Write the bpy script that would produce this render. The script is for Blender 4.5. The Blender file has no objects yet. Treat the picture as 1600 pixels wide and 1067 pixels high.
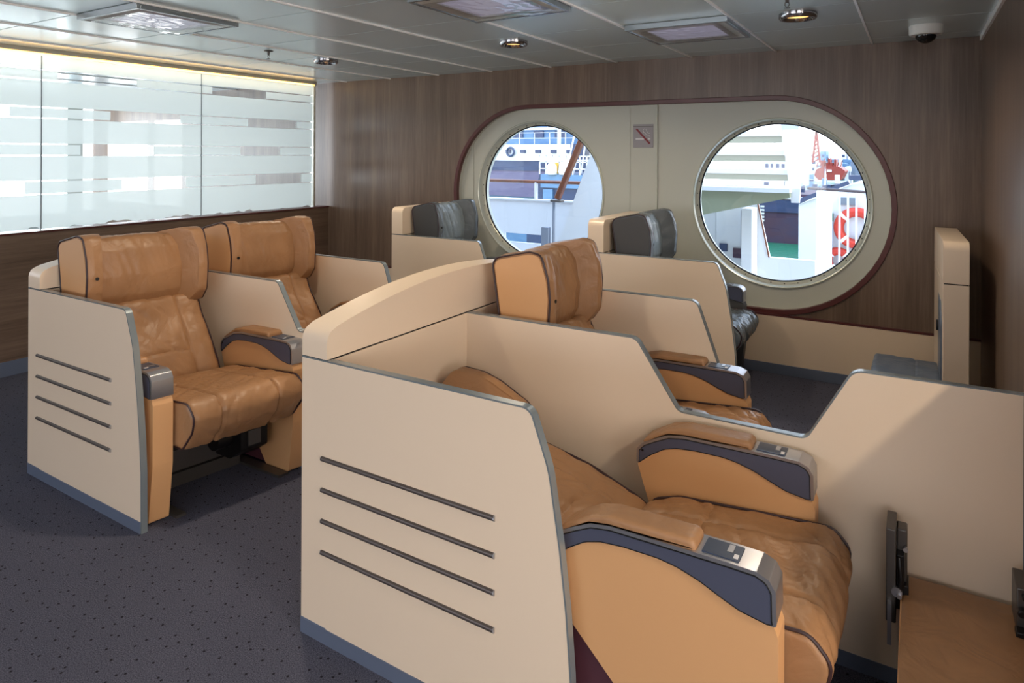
import bpy, bmesh, math, random
from mathutils import Vector, Matrix, noise
random.seed(7)
S = bpy.context.scene
COL = S.collection
PI = math.pi

# ------------------------------------------------------------------ camera
cd = bpy.data.cameras.new('camera'); cam = bpy.data.objects.new('camera', cd); COL.objects.link(cam)
cd.sensor_width = 36.0; cd.lens = 36.0 * 1034.06 / 1600.0
cd.shift_x = 0.0; cd.shift_y = -(533.5 - 238.8) / 1600.0
cd.clip_start = 0.02; cd.clip_end = 2000
PSI = 0.5481; ROLL = 0.0048
right = Vector((math.cos(PSI), math.sin(PSI), 0)); fwd = Vector((-math.sin(PSI), math.cos(PSI), 0)); up = Vector((0, 0, 1))
r2 = right * math.cos(ROLL) - up * -math.sin(ROLL) * 1.0
u2 = up * math.cos(ROLL) - right * math.sin(ROLL)
cam.matrix_world = Matrix(((r2.x, u2.x, -fwd.x, 0), (r2.y, u2.y, -fwd.y, 0), (r2.z, u2.z, -fwd.z, 1.55), (0, 0, 0, 1)))
S.camera = cam
S.view_settings.view_transform = 'Standard'; S.view_settings.look = 'None'
S.view_settings.gamma = 1.0; S.view_settings.use_curve_mapping = False
S.view_settings.exposure = 0.12
S.cycles.use_denoising = True
S.cycles.max_bounces = 8; S.cycles.diffuse_bounces = 4; S.cycles.glossy_bounces = 4; S.cycles.transmission_bounces = 6; S.cycles.transparent_max_bounces = 12
S.cycles.sample_clamp_indirect = 4.0

# ------------------------------------------------------------------ world and sun
W = bpy.data.worlds.new('world'); S.world = W; W.use_nodes = True
nt = W.node_tree; nt.nodes.clear()
wo = nt.nodes.new('ShaderNodeOutputWorld'); bg = nt.nodes.new('ShaderNodeBackground')
tc = nt.nodes.new('ShaderNodeTexCoord'); sx = nt.nodes.new('ShaderNodeSeparateXYZ'); cr = nt.nodes.new('ShaderNodeValToRGB')
nt.links.new(tc.outputs['Generated'], sx.inputs[0]); nt.links.new(sx.outputs['Z'], cr.inputs[0])
cr.color_ramp.elements[0].position = 0.0; cr.color_ramp.elements[0].color = (1.0, 0.98, 1.0, 1)
cr.color_ramp.elements[1].position = 0.6; cr.color_ramp.elements[1].color = (0.55, 0.72, 1.0, 1)
nt.links.new(cr.outputs[0], bg.inputs['Color']); bg.inputs['Strength'].default_value = 4.2
nt.links.new(bg.outputs[0], wo.inputs[0])
sd = bpy.data.lights.new('sun', 'SUN'); sd.energy = 4.0; sd.angle = 0.01; sd.color = (1.0, 0.95, 0.86)
sun = bpy.data.objects.new('sun', sd); COL.objects.link(sun)
sun.rotation_euler = Vector((-0.9, 0.04, -0.8)).to_track_quat('-Z', 'Y').to_euler()   # light travels this way

def area(name, loc, direction, sx_, sy_, power, color, shape='RECTANGLE', spread=PI):
    d = bpy.data.lights.new(name, 'AREA'); d.shape = shape; d.size = sx_
    if shape in ('RECTANGLE', 'ELLIPSE'): d.size_y = sy_
    d.energy = power; d.color = color; d.spread = spread
    o = bpy.data.objects.new(name, d); COL.objects.link(o)
    o.location = loc; o.rotation_euler = Vector(direction).to_track_quat('-Z', 'Y').to_euler()
    return o
# daylight lamps at windows of other walls; rear and right ones are added fill
area('window_fill', (3.48, -0.75, 1.35), (-1, 0.0, 0.0), 4.4, 1.05, 88, (1.0, 0.82, 0.62))
area('window_fill', (-3.3, -3.98, 1.45), (0.0, 1, 0.0), 3.5, 1.15, 13, (0.90, 0.95, 1.0))
area('window_fill', (1.6, -3.98, 1.45), (0, 1, 0.0), 2.5, 1.15, 26, (1.0, 0.90, 0.78))
area('window_fill', (-10.12, 2.3, 1.42), (1, 0, 0), 4.9, 1.5, 195, (0.82, 0.92, 1.0))

# ------------------------------------------------------------------ materials
def lin(c):
    c = c / 255.0
    return c / 12.92 if c <= 0.04045 else ((c + 0.055) / 1.055) ** 2.4
def rgb(r, g, b): return (lin(r), lin(g), lin(b), 1)
def mat(name, color, rough=0.5, metal=0.0, bump=None, spec=0.5, var=None, coat=0.0, emit=None):
    m = bpy.data.materials.new(name); m.use_nodes = True; n = m.node_tree
    p = n.nodes['Principled BSDF']
    p.inputs['Base Color'].default_value = color; p.inputs['Roughness'].default_value = rough
    p.inputs['Metallic'].default_value = metal; p.inputs['Specular IOR Level'].default_value = spec
    p.inputs['Coat Weight'].default_value = coat
    if emit: p.inputs['Emission Color'].default_value = emit[0]; p.inputs['Emission Strength'].default_value = emit[1]
    if bump or var:
        t = n.nodes.new('ShaderNodeTexCoord')
    if bump:
        sc, st, dist = bump
        x = n.nodes.new('ShaderNodeTexNoise'); x.inputs['Scale'].default_value = sc; x.inputs['Detail'].default_value = 5
        n.links.new(t.outputs['Object'], x.inputs['Vector'])
        b = n.nodes.new('ShaderNodeBump'); b.inputs['Strength'].default_value = st; b.inputs['Distance'].default_value = dist
        n.links.new(x.outputs['Fac'], b.inputs['Height']); n.links.new(b.outputs[0], p.inputs['Normal'])
    if var:
        sc, c2, stretch = var
        mp = n.nodes.new('ShaderNodeMapping'); mp.inputs['Scale'].default_value = stretch
        y = n.nodes.new('ShaderNodeTexNoise'); y.inputs['Scale'].default_value = sc; y.inputs['Detail'].default_value = 6; y.inputs['Roughness'].default_value = 0.6
        n.links.new(t.outputs['Object'], mp.inputs[0]); n.links.new(mp.outputs[0], y.inputs['Vector'])
        r = n.nodes.new('ShaderNodeValToRGB'); r.color_ramp.elements[0].position = 0.3; r.color_ramp.elements[1].position = 0.7
        r.color_ramp.elements[0].color = color; r.color_ramp.elements[1].color = c2
        n.links.new(y.outputs['Fac'], r.inputs[0]); n.links.new(r.outputs[0], p.inputs['Base Color'])
    return m

def wood(name, ca, cb, cc, stretch):
    m = bpy.data.materials.new(name); m.use_nodes = True; n = m.node_tree; p = n.nodes['Principled BSDF']
    t = n.nodes.new('ShaderNodeTexCoord')
    mp = n.nodes.new('ShaderNodeMapping'); mp.inputs['Scale'].default_value = stretch
    n.links.new(t.outputs['Object'], mp.inputs[0])
    a = n.nodes.new('ShaderNodeTexNoise'); a.inputs['Scale'].default_value = 9; a.inputs['Detail'].default_value = 3
    b = n.nodes.new('ShaderNodeTexNoise'); b.inputs['Scale'].default_value = 75; b.inputs['Detail'].default_value = 6; b.inputs['Roughness'].default_value = 0.7
    n.links.new(mp.outputs[0], a.inputs['Vector']); n.links.new(mp.outputs[0], b.inputs['Vector'])
    mx = n.nodes.new('ShaderNodeMix'); mx.inputs[0].default_value = 0.5
    n.links.new(a.outputs['Fac'], mx.inputs[2]); n.links.new(b.outputs['Fac'], mx.inputs[3])
    r = n.nodes.new('ShaderNodeValToRGB'); e = r.color_ramp.elements
    e[0].position = 0.33; e[0].color = ca; e[1].position = 0.67; e[1].color = cc
    k = e.new(0.5); k.color = cb
    n.links.new(mx.outputs[0], r.inputs[0]); n.links.new(r.outputs[0], p.inputs['Base Color'])
    p.inputs['Roughness'].default_value = 0.34; p.inputs['Specular IOR Level'].default_value = 0.5
    bp = n.nodes.new('ShaderNodeBump'); bp.inputs['Strength'].default_value = 0.12; bp.inputs['Distance'].default_value = 0.002
    n.links.new(b.outputs['Fac'], bp.inputs['Height']); n.links.new(bp.outputs[0], p.inputs['Normal'])
    return m
WC = (rgb(84, 68, 58), rgb(106, 87, 74), rgb(128, 108, 94))
M_wood_v = wood('wood_vertical', *WC, (1, 1, 0.035))
M_wood_h = wood('wood_horizontal', *WC, (1, 0.035, 1))

def carpet():
    m = bpy.data.materials.new('carpet'); m.use_nodes = True; n = m.node_tree; p = n.nodes['Principled BSDF']
    t = n.nodes.new('ShaderNodeTexCoord')
    a = n.nodes.new('ShaderNodeTexNoise'); a.inputs['Scale'].default_value = 260; a.inputs['Detail'].default_value = 4; a.inputs['Roughness'].default_value = 0.7
    b = n.nodes.new('ShaderNodeTexNoise'); b.inputs['Scale'].default_value = 2.2; b.inputs['Detail'].default_value = 4
    v = n.nodes.new('ShaderNodeTexVoronoi'); v.voronoi_dimensions = '2D'; v.inputs['Scale'].default_value = 17; v.inputs['Randomness'].default_value = 0.8
    for x in (a, b, v): n.links.new(t.outputs['Object'], x.inputs['Vector'])
    r = n.nodes.new('ShaderNodeValToRGB'); e = r.color_ramp.elements
    e[0].position = 0.35; e[0].color = rgb(46, 48, 60); e[1].position = 0.65; e[1].color = rgb(100, 102, 120)
    n.links.new(a.outputs['Fac'], r.inputs[0])
    r2_ = n.nodes.new('ShaderNodeValToRGB'); r2_.color_ramp.elements[0].color = (0.8, 0.8, 0.8, 1); r2_.color_ramp.elements[1].color = (1.15, 1.12, 1.1, 1)
    n.links.new(b.outputs['Fac'], r2_.inputs[0])
    mu = n.nodes.new('ShaderNodeMix'); mu.data_type = 'RGBA'; mu.blend_type = 'MULTIPLY'; mu.inputs[0].default_value = 1
    n.links.new(r.outputs[0], mu.inputs[6]); n.links.new(r2_.outputs[0], mu.inputs[7])
    g = n.nodes.new('ShaderNodeValToRGB'); g.color_ramp.elements[0].position = 0.05; g.color_ramp.elements[1].position = 0.09
    n.links.new(v.outputs['Distance'], g.inputs[0])
    m2 = n.nodes.new('ShaderNodeMix'); m2.data_type = 'RGBA'; m2.inputs[6].default_value = rgb(34, 32, 40)
    n.links.new(g.outputs[0], m2.inputs[0]); n.links.new(mu.outputs[2], m2.inputs[7])
    n.links.new(m2.outputs[2], p.inputs['Base Color']); p.inputs['Roughness'].default_value = 0.95; p.inputs['Specular IOR Level'].default_value = 0.1
    bp = n.nodes.new('ShaderNodeBump'); bp.inputs['Strength'].default_value = 0.6; bp.inputs['Distance'].default_value = 0.004
    n.links.new(a.outputs['Fac'], bp.inputs['Height']); n.links.new(bp.outputs[0], p.inputs['Normal'])
    return m
M_carpet = carpet()

def leather(name, c1, c2, rough):
    m = bpy.data.materials.new(name); m.use_nodes = True; n = m.node_tree; p = n.nodes['Principled BSDF']
    t = n.nodes.new('ShaderNodeTexCoord')
    a = n.nodes.new('ShaderNodeTexNoise'); a.inputs['Scale'].default_value = 5; a.inputs['Detail'].default_value = 4
    w = n.nodes.new('ShaderNodeTexNoise'); w.inputs['Scale'].default_value = 9; w.inputs['Detail'].default_value = 3; w.inputs['Distortion'].default_value = 1.2
    f = n.nodes.new('ShaderNodeTexVoronoi'); f.inputs['Scale'].default_value = 420
    for x in (a, w, f): n.links.new(t.outputs['Object'], x.inputs['Vector'])
    r = n.nodes.new('ShaderNodeValToRGB'); r.color_ramp.elements[0].position = 0.3; r.color_ramp.elements[1].position = 0.7
    r.color_ramp.elements[0].color = c1; r.color_ramp.elements[1].color = c2
    n.links.new(a.outputs['Fac'], r.inputs[0]); n.links.new(r.outputs[0], p.inputs['Base Color'])
    p.inputs['Roughness'].default_value = rough; p.inputs['Specular IOR Level'].default_value = 0.42
    b1 = n.nodes.new('ShaderNodeBump'); b1.inputs['Strength'].default_value = 0.35; b1.inputs['Distance'].default_value = 0.02
    b2 = n.nodes.new('ShaderNodeBump'); b2.inputs['Strength'].default_value = 0.12; b2.inputs['Distance'].default_value = 0.001
    n.links.new(w.outputs['Fac'], b1.inputs['Height']); n.links.new(f.outputs['Distance'], b2.inputs['Height'])
    n.links.new(b1.outputs[0], b2.inputs['Normal']); n.links.new(b2.outputs[0], p.inputs['Normal'])
    return m
M_tan = leather('tan_leather', rgb(145, 107, 75), rgb(162, 121, 86), 0.41)
M_tanflat = mat('tan_panel_leather', rgb(202, 154, 108), 0.5, bump=(300, 0.1, 0.001))
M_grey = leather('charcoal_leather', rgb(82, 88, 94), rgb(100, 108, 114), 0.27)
M_grey_sheen = leather('charcoal_leather_sheen', rgb(122, 134, 142), rgb(140, 152, 160), 0.3)  # charcoal leather lightened: window reflection put into the pillow colour
M_greyflat = mat('charcoal_panel_leather', rgb(66, 66, 68), 0.5, bump=(300, 0.1, 0.001))
M_blueleather = leather('slate_leather', rgb(84, 96, 114), rgb(104, 116, 134), 0.34)
M_piping = mat('dark_piping', rgb(50, 30, 34), 0.45)
M_cream = mat('cream_laminate', rgb(224, 204, 182), 0.32, spec=0.4)
M_wallcream = mat('cream_wall_paint', rgb(190, 192, 183), 0.45)
M_kick = mat('blue_grey_kick', rgb(100, 110, 132), 0.4, metal=0.15)
M_edge = mat('grey_edge_band', rgb(148, 158, 164), 0.24, metal=0.55)
M_bar = mat('bronze_grey_bar', rgb(104, 96, 94), 0.45, metal=0.7)
M_silver = mat('satin_silver', rgb(176, 176, 182), 0.3, metal=0.85)
M_inlay = mat('slate_inlay', rgb(82, 86, 106), 0.36, metal=0.3)
M_ctrl = mat('dark_slate_panel', rgb(52, 62, 82), 0.3)
M_dark = mat('black_mechanism', rgb(26, 24, 26), 0.4, metal=0.4)
M_gunmetal = mat('grey_mechanism', rgb(96, 92, 90), 0.4, metal=0.7)
M_maroon = mat('maroon_trim', rgb(86, 42, 42), 0.35)
M_plum = mat('plum_base', rgb(74, 36, 48), 0.6)
M_ceil = mat('ceiling_panel', rgb(216, 232, 236), 0.22, metal=0.2, spec=0.5)
M_ceil_rail = mat('ceiling_rail', rgb(250, 250, 250), 0.5, metal=0.2)
M_white = mat('white_enamel', rgb(232, 232, 228), 0.4)
M_chrome = mat('chrome', rgb(170, 170, 175), 0.15, metal=1.0)
M_green = mat('porthole_ring', rgb(212, 216, 204), 0.25, metal=0.2)
M_black = mat('black_rubber', rgb(14, 14, 15), 0.4)
M_warm = mat('lamp_glow', rgb(255, 200, 130), 0.5, emit=(rgb(255, 190, 110), 2.2))
M_led = mat('led_glow', rgb(255, 205, 120), 0.5, emit=(rgb(255, 214, 140), 1.0))
M_sign = mat('sign_grey', rgb(150, 146, 152), 0.4)
M_signink = mat('sign_white', rgb(214, 212, 216), 0.5)
M_signred = mat('sign_red', rgb(120, 18, 34), 0.5)
M_greysteel = mat('grey_steel', rgb(104, 114, 124), 0.5)
M_alu = mat('aluminium_channel', rgb(190, 188, 180), 0.35, metal=0.6)
M_film = mat('milky_film', rgb(228, 230, 224), 0.25, spec=0.6, bump=(30, 0.35, 0.01))
M_diff_glow = mat('diffuser_added_glow', rgb(200, 196, 212), 0.3, spec=0.5, emit=(rgb(205, 200, 225), 0.28))  # panels are off; faint glow added to brighten the dark recess

def glass(name, tint, refl=0.06):
    m = bpy.data.materials.new(name); m.use_nodes = True; n = m.node_tree; n.nodes.clear()
    o = n.nodes.new('ShaderNodeOutputMaterial'); t = n.nodes.new('ShaderNodeBsdfTransparent'); t.inputs[0].default_value = tint
    g = n.nodes.new('ShaderNodeBsdfGlossy'); g.inputs['Roughness'].default_value = 0.02
    f = n.nodes.new('ShaderNodeFresnel'); f.inputs[0].default_value = 1.45
    mx = n.nodes.new('ShaderNodeMixShader')
    n.links.new(f.outputs[0], mx.inputs[0]); n.links.new(t.outputs[0], mx.inputs[1]); n.links.new(g.outputs[0], mx.inputs[2])
    n.links.new(mx.outputs[0], o.inputs[0])
    return m
M_glass = glass('clear_glass', (0.96, 0.98, 0.98, 1))
def frost():
    m = bpy.data.materials.new('frosted_film'); m.use_nodes = True; n = m.node_tree; n.nodes.clear()
    o = n.nodes.new('ShaderNodeOutputMaterial')
    t = n.nodes.new('ShaderNodeBsdfTranslucent'); t.inputs[0].default_value = (0.86, 0.93, 0.92, 1)
    d = n.nodes.new('ShaderNodeBsdfDiffuse'); d.inputs[0].default_value = (0.78, 0.82, 0.80, 1)
    q = n.nodes.new('ShaderNodeBsdfTransparent'); q.inputs[0].default_value = (0.9, 0.95, 0.95, 1)
    g = n.nodes.new('ShaderNodeBsdfGlossy'); g.inputs['Roughness'].default_value = 0.25
    m1 = n.nodes.new('ShaderNodeMixShader'); m1.inputs[0].default_value = 0.45
    n.links.new(t.outputs[0], m1.inputs[1]); n.links.new(d.outputs[0], m1.inputs[2])
    m2 = n.nodes.new('ShaderNodeMixShader'); m2.inputs[0].default_value = 0.03
    n.links.new(m1.outputs[0], m2.inputs[1]); n.links.new(q.outputs[0], m2.inputs[2])
    m3 = n.nodes.new('ShaderNodeMixShader'); m3.inputs[0].default_value = 0.06
    n.links.new(m2.outputs[0], m3.inputs[1]); n.links.new(g.outputs[0], m3.inputs[2])
    n.links.new(m3.outputs[0], o.inputs[0]); return m
M_frost = frost()
# outdoors
M_shipwhite = mat('ship_white', rgb(205, 208, 212), 0.5)
M_teak = mat('varnished_handrail', rgb(116, 66, 42), 0.35, var=(8, rgb(84, 44, 28), (1, 1, 1)))
M_hullblue = mat('blue_hull', rgb(66, 104, 142), 0.5, var=(0.8, rgb(96, 132, 166), (1, 1, 3)))
M_hullnavy = mat('navy_hull', rgb(26, 44, 78), 0.5, var=(1.0, rgb(38, 60, 96), (1, 1, 3)))
M_hullpurple = mat('violet_grey_hull', rgb(80, 76, 108), 0.6, var=(1.2, rgb(98, 94, 122), (1, 1, 3)))
M_hullred = mat('dark_red_hull', rgb(66, 32, 48), 0.6, var=(0.6, rgb(40, 40, 70), (1, 1, 3)))
M_redlead = mat('red_lead', rgb(136, 44, 36), 0.5)
M_lifered = mat('orange_red', rgb(176, 42, 22), 0.5)
M_yellow = mat('yellow_paint', rgb(180, 142, 40), 0.5)
M_bluewin = mat('blue_window', rgb(36, 56, 92), 0.3)
M_palebldg = mat('pale_building', rgb(78, 98, 124), 0.7, var=(0.35, rgb(124, 130, 142), (1, 1, 1)))
M_underside = mat('greenish_underside', rgb(128, 134, 112), 0.6)
M_greensign = mat('green_sign', rgb(52, 96, 58), 0.5)
def water():
    m = mat('harbor_water', rgb(24, 92, 72), 0.3, spec=0.25)
    n = m.node_tree; p = n.nodes['Principled BSDF']; t = n.nodes.new('ShaderNodeTexCoord')
    mp = n.nodes.new('ShaderNodeMapping'); mp.inputs['Scale'].default_value = (1, 2.2, 1)
    a = n.nodes.new('ShaderNodeTexNoise'); a.inputs['Scale'].default_value = 1.6; a.inputs['Detail'].default_value = 6
    n.links.new(t.outputs['Object'], mp.inputs[0]); n.links.new(mp.outputs[0], a.inputs['Vector'])
    b = n.nodes.new('ShaderNodeBump'); b.inputs['Strength'].default_value = 0.6; b.inputs['Distance'].default_value = 0.25
    n.links.new(a.outputs['Fac'], b.inputs['Height']); n.links.new(b.outputs[0], p.inputs['Normal']); return m
M_water = water()

# ------------------------------------------------------------------ helpers
def new_bm(): return bmesh.new()
def obj(name, bm, m, parent=None, smooth=False, bevel=0.0, seg=2, recalc=True):
    if recalc: bmesh.ops.recalc_face_normals(bm, faces=bm.faces)
    me = bpy.data.meshes.new(name); bm.to_mesh(me); bm.free()
    if isinstance(m, (list, tuple)):
        for k in m: me.materials.append(k)
    else: me.materials.append(m)
    o = bpy.data.objects.new(name, me); COL.objects.link(o)
    if parent: o.parent = parent
    if smooth or bevel:
        for p in me.polygons: p.use_smooth = True
        me.set_sharp_from_angle(angle=math.radians(40))
    if bevel:
        b = o.modifiers.new('bevel', 'BEVEL'); b.width = bevel; b.segments = seg; b.limit_method = 'ANGLE'; b.angle_limit = math.radians(35); b.harden_normals = False
        me.set_sharp_from_angle(angle=math.radians(75))
    return o
def box(bm, x0, x1, y0, y1, z0, z1, mi=0):
    v = [bm.verts.new((x, y, z)) for x in (x0, x1) for y in (y0, y1) for z in (z0, z1)]
    for f in ((0, 1, 3, 2), (4, 6, 7, 5), (0, 4, 5, 1), (2, 3, 7, 6), (0, 2, 6, 4), (1, 5, 7, 3)):
        bm.faces.new([v[i] for i in f]).material_index = mi
    return v
def boxo(name, dims, m, parent=None, bevel=0.0):
    b = new_bm(); box(b, *dims); return obj(name, b, m, parent, bevel=bevel)
def bar(bm, p, q, w, h=None, mi=0):
    p = Vector(p); q = Vector(q); d = (q - p); L = d.length; h = h or w
    rot = d.to_track_quat('Z', 'Y').to_matrix().to_4x4(); rot.translation = p
    vs = [bm.verts.new(rot @ Vector((x, y, z))) for x in (-w / 2, w / 2) for y in (-h / 2, h / 2) for z in (0, L)]
    for f in ((0, 1, 3, 2), (4, 6, 7, 5), (0, 4, 5, 1), (2, 3, 7, 6), (0, 2, 6, 4), (1, 5, 7, 3)):
        bm.faces.new([vs[i] for i in f]).material_index = mi
def tube(bm, pts, r, n=8, closed=False, mi=0):
    pts = [Vector(p) for p in pts]; N = len(pts); rings = []
    prev = None
    for i, p in enumerate(pts):
        a = pts[(i - 1) % N] if (closed or i > 0) else p; b = pts[(i + 1) % N] if (closed or i < N - 1) else p
        t = (b - a).normalized()
        if prev is None:
            ref = Vector((0, 0, 1)) if abs(t.z) < 0.9 else Vector((1, 0, 0))
            nrm = t.cross(ref).normalized()
        else:
            nrm = (prev - t * prev.dot(t)).normalized()
        prev = nrm; bn = t.cross(nrm)
        rings.append([bm.verts.new(p + (nrm * math.cos(2 * PI * k / n) + bn * math.sin(2 * PI * k / n)) * r) for k in range(n)])
    M = N if closed else N - 1
    for i in range(M):
        A = rings[i]; B = rings[(i + 1) % N]
        for k in range(n): bm.faces.new((A[k], A[(k + 1) % n], B[(k + 1) % n], B[k])).material_index = mi
    if not closed:
        bm.faces.new(rings[0][::-1]).material_index = mi; bm.faces.new(rings[-1]).material_index = mi
def cyl(bm, c, axis, r, h, n=32, r2=None, mi=0):
    axis = Vector(axis).normalized(); rot = axis.to_track_quat('Z', 'Y').to_matrix(); c = Vector(c); r2 = r if r2 is None else r2
    A = [bm.verts.new(c + rot @ Vector((r * math.cos(2 * PI * k / n), r * math.sin(2 * PI * k / n), 0))) for k in range(n)]
    B = [bm.verts.new(c + rot @ Vector((r2 * math.cos(2 * PI * k / n), r2 * math.sin(2 * PI * k / n), h))) for k in range(n)]
    for k in range(n): bm.faces.new((A[k], A[(k + 1) % n], B[(k + 1) % n], B[k])).material_index = mi
    bm.faces.new(A[::-1]).material_index = mi; bm.faces.new(B).material_index = mi
def lathe(bm, prof, c, axis=(0, 0, 1), n=48, mi=0, closed=False):
    axis = Vector(axis).normalized(); rot = axis.to_track_quat('Z', 'Y').to_matrix(); c = Vector(c)
    R = [[bm.verts.new(c + rot @ Vector((r * math.cos(2 * PI * k / n), r * math.sin(2 * PI * k / n), h))) for k in range(n)] for r, h in prof]
    for i in range(len(R) - (0 if closed else 1)):
        A = R[i]; B = R[(i + 1) % len(R)]
        for k in range(n): bm.faces.new((A[k], A[(k + 1) % n], B[(k + 1) % n], B[k])).material_index = mi
def roundpoly(pts, rad, n=6, closed=True):
    """2-D polygon with corner radii"""
    out = []; N = len(pts)
    for i, p in enumerate(pts):
        r = rad[i] if isinstance(rad, (list, tuple)) else rad
        if r <= 0 or (not closed and i in (0, N - 1)): out.append(tuple(p)); continue
        P = Vector(p); A = Vector(pts[i - 1]); B = Vector(pts[(i + 1) % N])
        a = (A - P); b = (B - P); la = a.length; lb = b.length; a.normalize(); b.normalize()
        ang = a.angle(b)
        if ang > PI - 0.02: out.append(tuple(p)); continue
        d = min(r / math.tan(ang / 2), la * 0.49, lb * 0.49); rr = d * math.tan(ang / 2)
        c = P + (a + b).normalized() * (rr / math.sin(ang / 2))
        s = P + a * d - c; e = P + b * d - c; tot = s.angle(e); sgn = 1 if s.cross(e) > 0 else -1
        for k in range(n + 1):
            t = sgn * tot * k / n; out.append((c.x + s.x * math.cos(t) - s.y * math.sin(t), c.y + s.x * math.sin(t) + s.y * math.cos(t)))
    return out
def prism(bm, poly, axis, a0, a1, mi=0):
    """extrude a 2-D polygon; axis 'y': poly is (x,z); 'x': poly is (y,z); 'z': poly is (x,y)"""
    def P(p, a): return {'y': (p[0], a, p[1]), 'x': (a, p[0], p[1]), 'z': (p[0], p[1], a)}[axis]
    A = [bm.verts.new(P(p, a0)) for p in poly]; B = [bm.verts.new(P(p, a1)) for p in poly]; N = len(poly)
    for k in range(N): bm.faces.new((A[k], A[(k + 1) % N], B[(k + 1) % N], B[k])).material_index = mi
    from mathutils.geometry import tessellate_polygon
    for t in tessellate_polygon([[Vector((p[0], p[1], 0)) for p in poly]]):
        for L in (A, B):
            try: bm.faces.new([L[i] for i in t]).material_index = mi
            except ValueError: pass
def ribbon(bm, path, y0, y1, t, mi=0):
    """band laid over an open path (x,z), width y0..y1, thickness t outwards (left normal)"""
    V = [Vector(p) for p in path]; N = len(V); offs = []
    for i in range(N):
        a = V[max(i - 1, 0)]; b = V[min(i + 1, N - 1)]; d = (b - a).normalized(); offs.append(Vector((-d.y, d.x)))
    R = []
    for i in range(N):
        o = V[i] + offs[i] * t; q = V[i] - offs[i] * 0.002
        R.append([bm.verts.new((q.x, y0, q.y)), bm.verts.new((o.x, y0, o.y)), bm.verts.new((o.x, y1, o.y)), bm.verts.new((q.x, y1, q.y))])
    for i in range(N - 1):
        for k in range(4): bm.faces.new((R[i][k], R[i][(k + 1) % 4], R[i + 1][(k + 1) % 4], R[i + 1][k])).material_index = mi
    bm.faces.new(R[0][::-1]).material_index = mi; bm.faces.new(R[-1]).material_index = mi
def resample(poly, n):
    P = [Vector(p) for p in poly]; N = len(P); L = [0]
    for i in range(N): L.append(L[-1] + (P[(i + 1) % N] - P[i]).length)
    out = []; j = 0
    for k in range(n):
        s = L[-1] * k / n
        while L[j + 1] < s: j += 1
        t = (s - L[j]) / max(L[j + 1] - L[j], 1e-9); out.append(P[j].lerp(P[(j + 1) % N], t))
    return out
def cushion(bm, poly, y0, y1, r=0.03, n=90, ny=26, disp=None, mp=None, mi=0):
    """soft body: closed (x,z) profile lofted along y with rounded edges; disp(x,y,z,t)->outward offset; mp maps point"""
    P = resample(poly, n)
    area2 = sum(P[i].x * P[(i + 1) % n].y - P[(i + 1) % n].x * P[i].y for i in range(n)); sg = 1 if area2 > 0 else -1
    nr = []
    for i in range(n):
        d = (P[(i + 1) % n] - P[i - 1]).normalized(); nr.append(Vector((d.y, -d.x)) * sg)
    st = []
    K = 6
    for k in range(K + 1):
        a = PI / 2 * k / K; st.append((y0 + r * (1 - math.sin(a)) if False else y0 + r * (1 - math.cos(a)), r * (1 - math.sin(a))))
    for k in range(1, ny): st.append((y0 + r + (y1 - y0 - 2 * r) * k / ny, 0))
    for k in range(K + 1):
        a = PI / 2 * (K - k) / K; st.append((y1 - r * (1 - math.cos(a)), r * (1 - math.sin(a))))
    R = []
    for y, ins in st:
        t = (y - y0) / (y1 - y0); ring = []
        for i in range(n):
            o = disp(P[i].x, y, P[i].y, t, nr[i]) if disp else 0.0
            q = P[i] + nr[i] * (o * (1 - ins / r) - ins); v = Vector((q.x, y, q.y))
            ring.append(bm.verts.new(mp(v) if mp else v))
        R.append(ring)
    for a in range(len(R) - 1):
        for i in range(n): bm.faces.new((R[a][i], R[a][(i + 1) % n], R[a + 1][(i + 1) % n], R[a + 1][i])).material_index = mi
    for ring in (R[0], R[-1]):
        c = Vector((0, 0, 0))
        for v in ring: c += v.co
        c = bm.verts.new(c / n)
        for i in range(n): bm.faces.new((c, ring[i], ring[(i + 1) % n])).material_index = mi
def offset_loop(poly, n, d):
    P = resample(poly, n); area2 = sum(P[i].x * P[(i + 1) % n].y - P[(i + 1) % n].x * P[i].y for i in range(n)); sg = 1 if area2 > 0 else -1
    out = []
    for i in range(n):
        t = (P[(i + 1) % n] - P[i - 1]).normalized(); out.append(P[i] + Vector((t.y, -t.x)) * sg * d)
    return out
def fold(p, k=1.0):
    a = 1 - abs(noise.noise(p)) * 2.6; b = 1 - abs(noise.noise(p * 2.3 + Vector((5, 3, 1)))) * 2.6
    return max(a, 0) ** 3 + 0.5 * max(b, 0) ** 3
def groove(v, c, w=0.005, depth=0.006): return -depth * math.exp(-((v - c) / w) ** 2)
def empty(name, loc=(0, 0, 0), rz=0.0):
    o = bpy.data.objects.new(name, None); o.empty_display_size = 0.1; COL.objects.link(o); o.location = loc; o.rotation_euler = (0, 0, rz); return o
def tag(o, label=None, cat=None, group=None, kind=None):
    if label: o['label'] = label
    if cat: o['category'] = cat
    if group: o['group'] = group
    if kind: o['kind'] = kind
    return o
def struct(o): o['kind'] = 'structure'; return o
def copy_tree(o, parent=None, depth=0):
    c = o.copy(); COL.objects.link(c)
    if parent: c.parent = parent
    for ch in list(o.children): copy_tree(ch, c)
    return c

# ------------------------------------------------------------------ room shell
HC = 2.285; YW = 4.985; XR = 0.345; XG = -5.40
struct(boxo('floor', (-10.2, 3.8, -4.2, 5.3, -0.12, 0.0), M_carpet))

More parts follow.
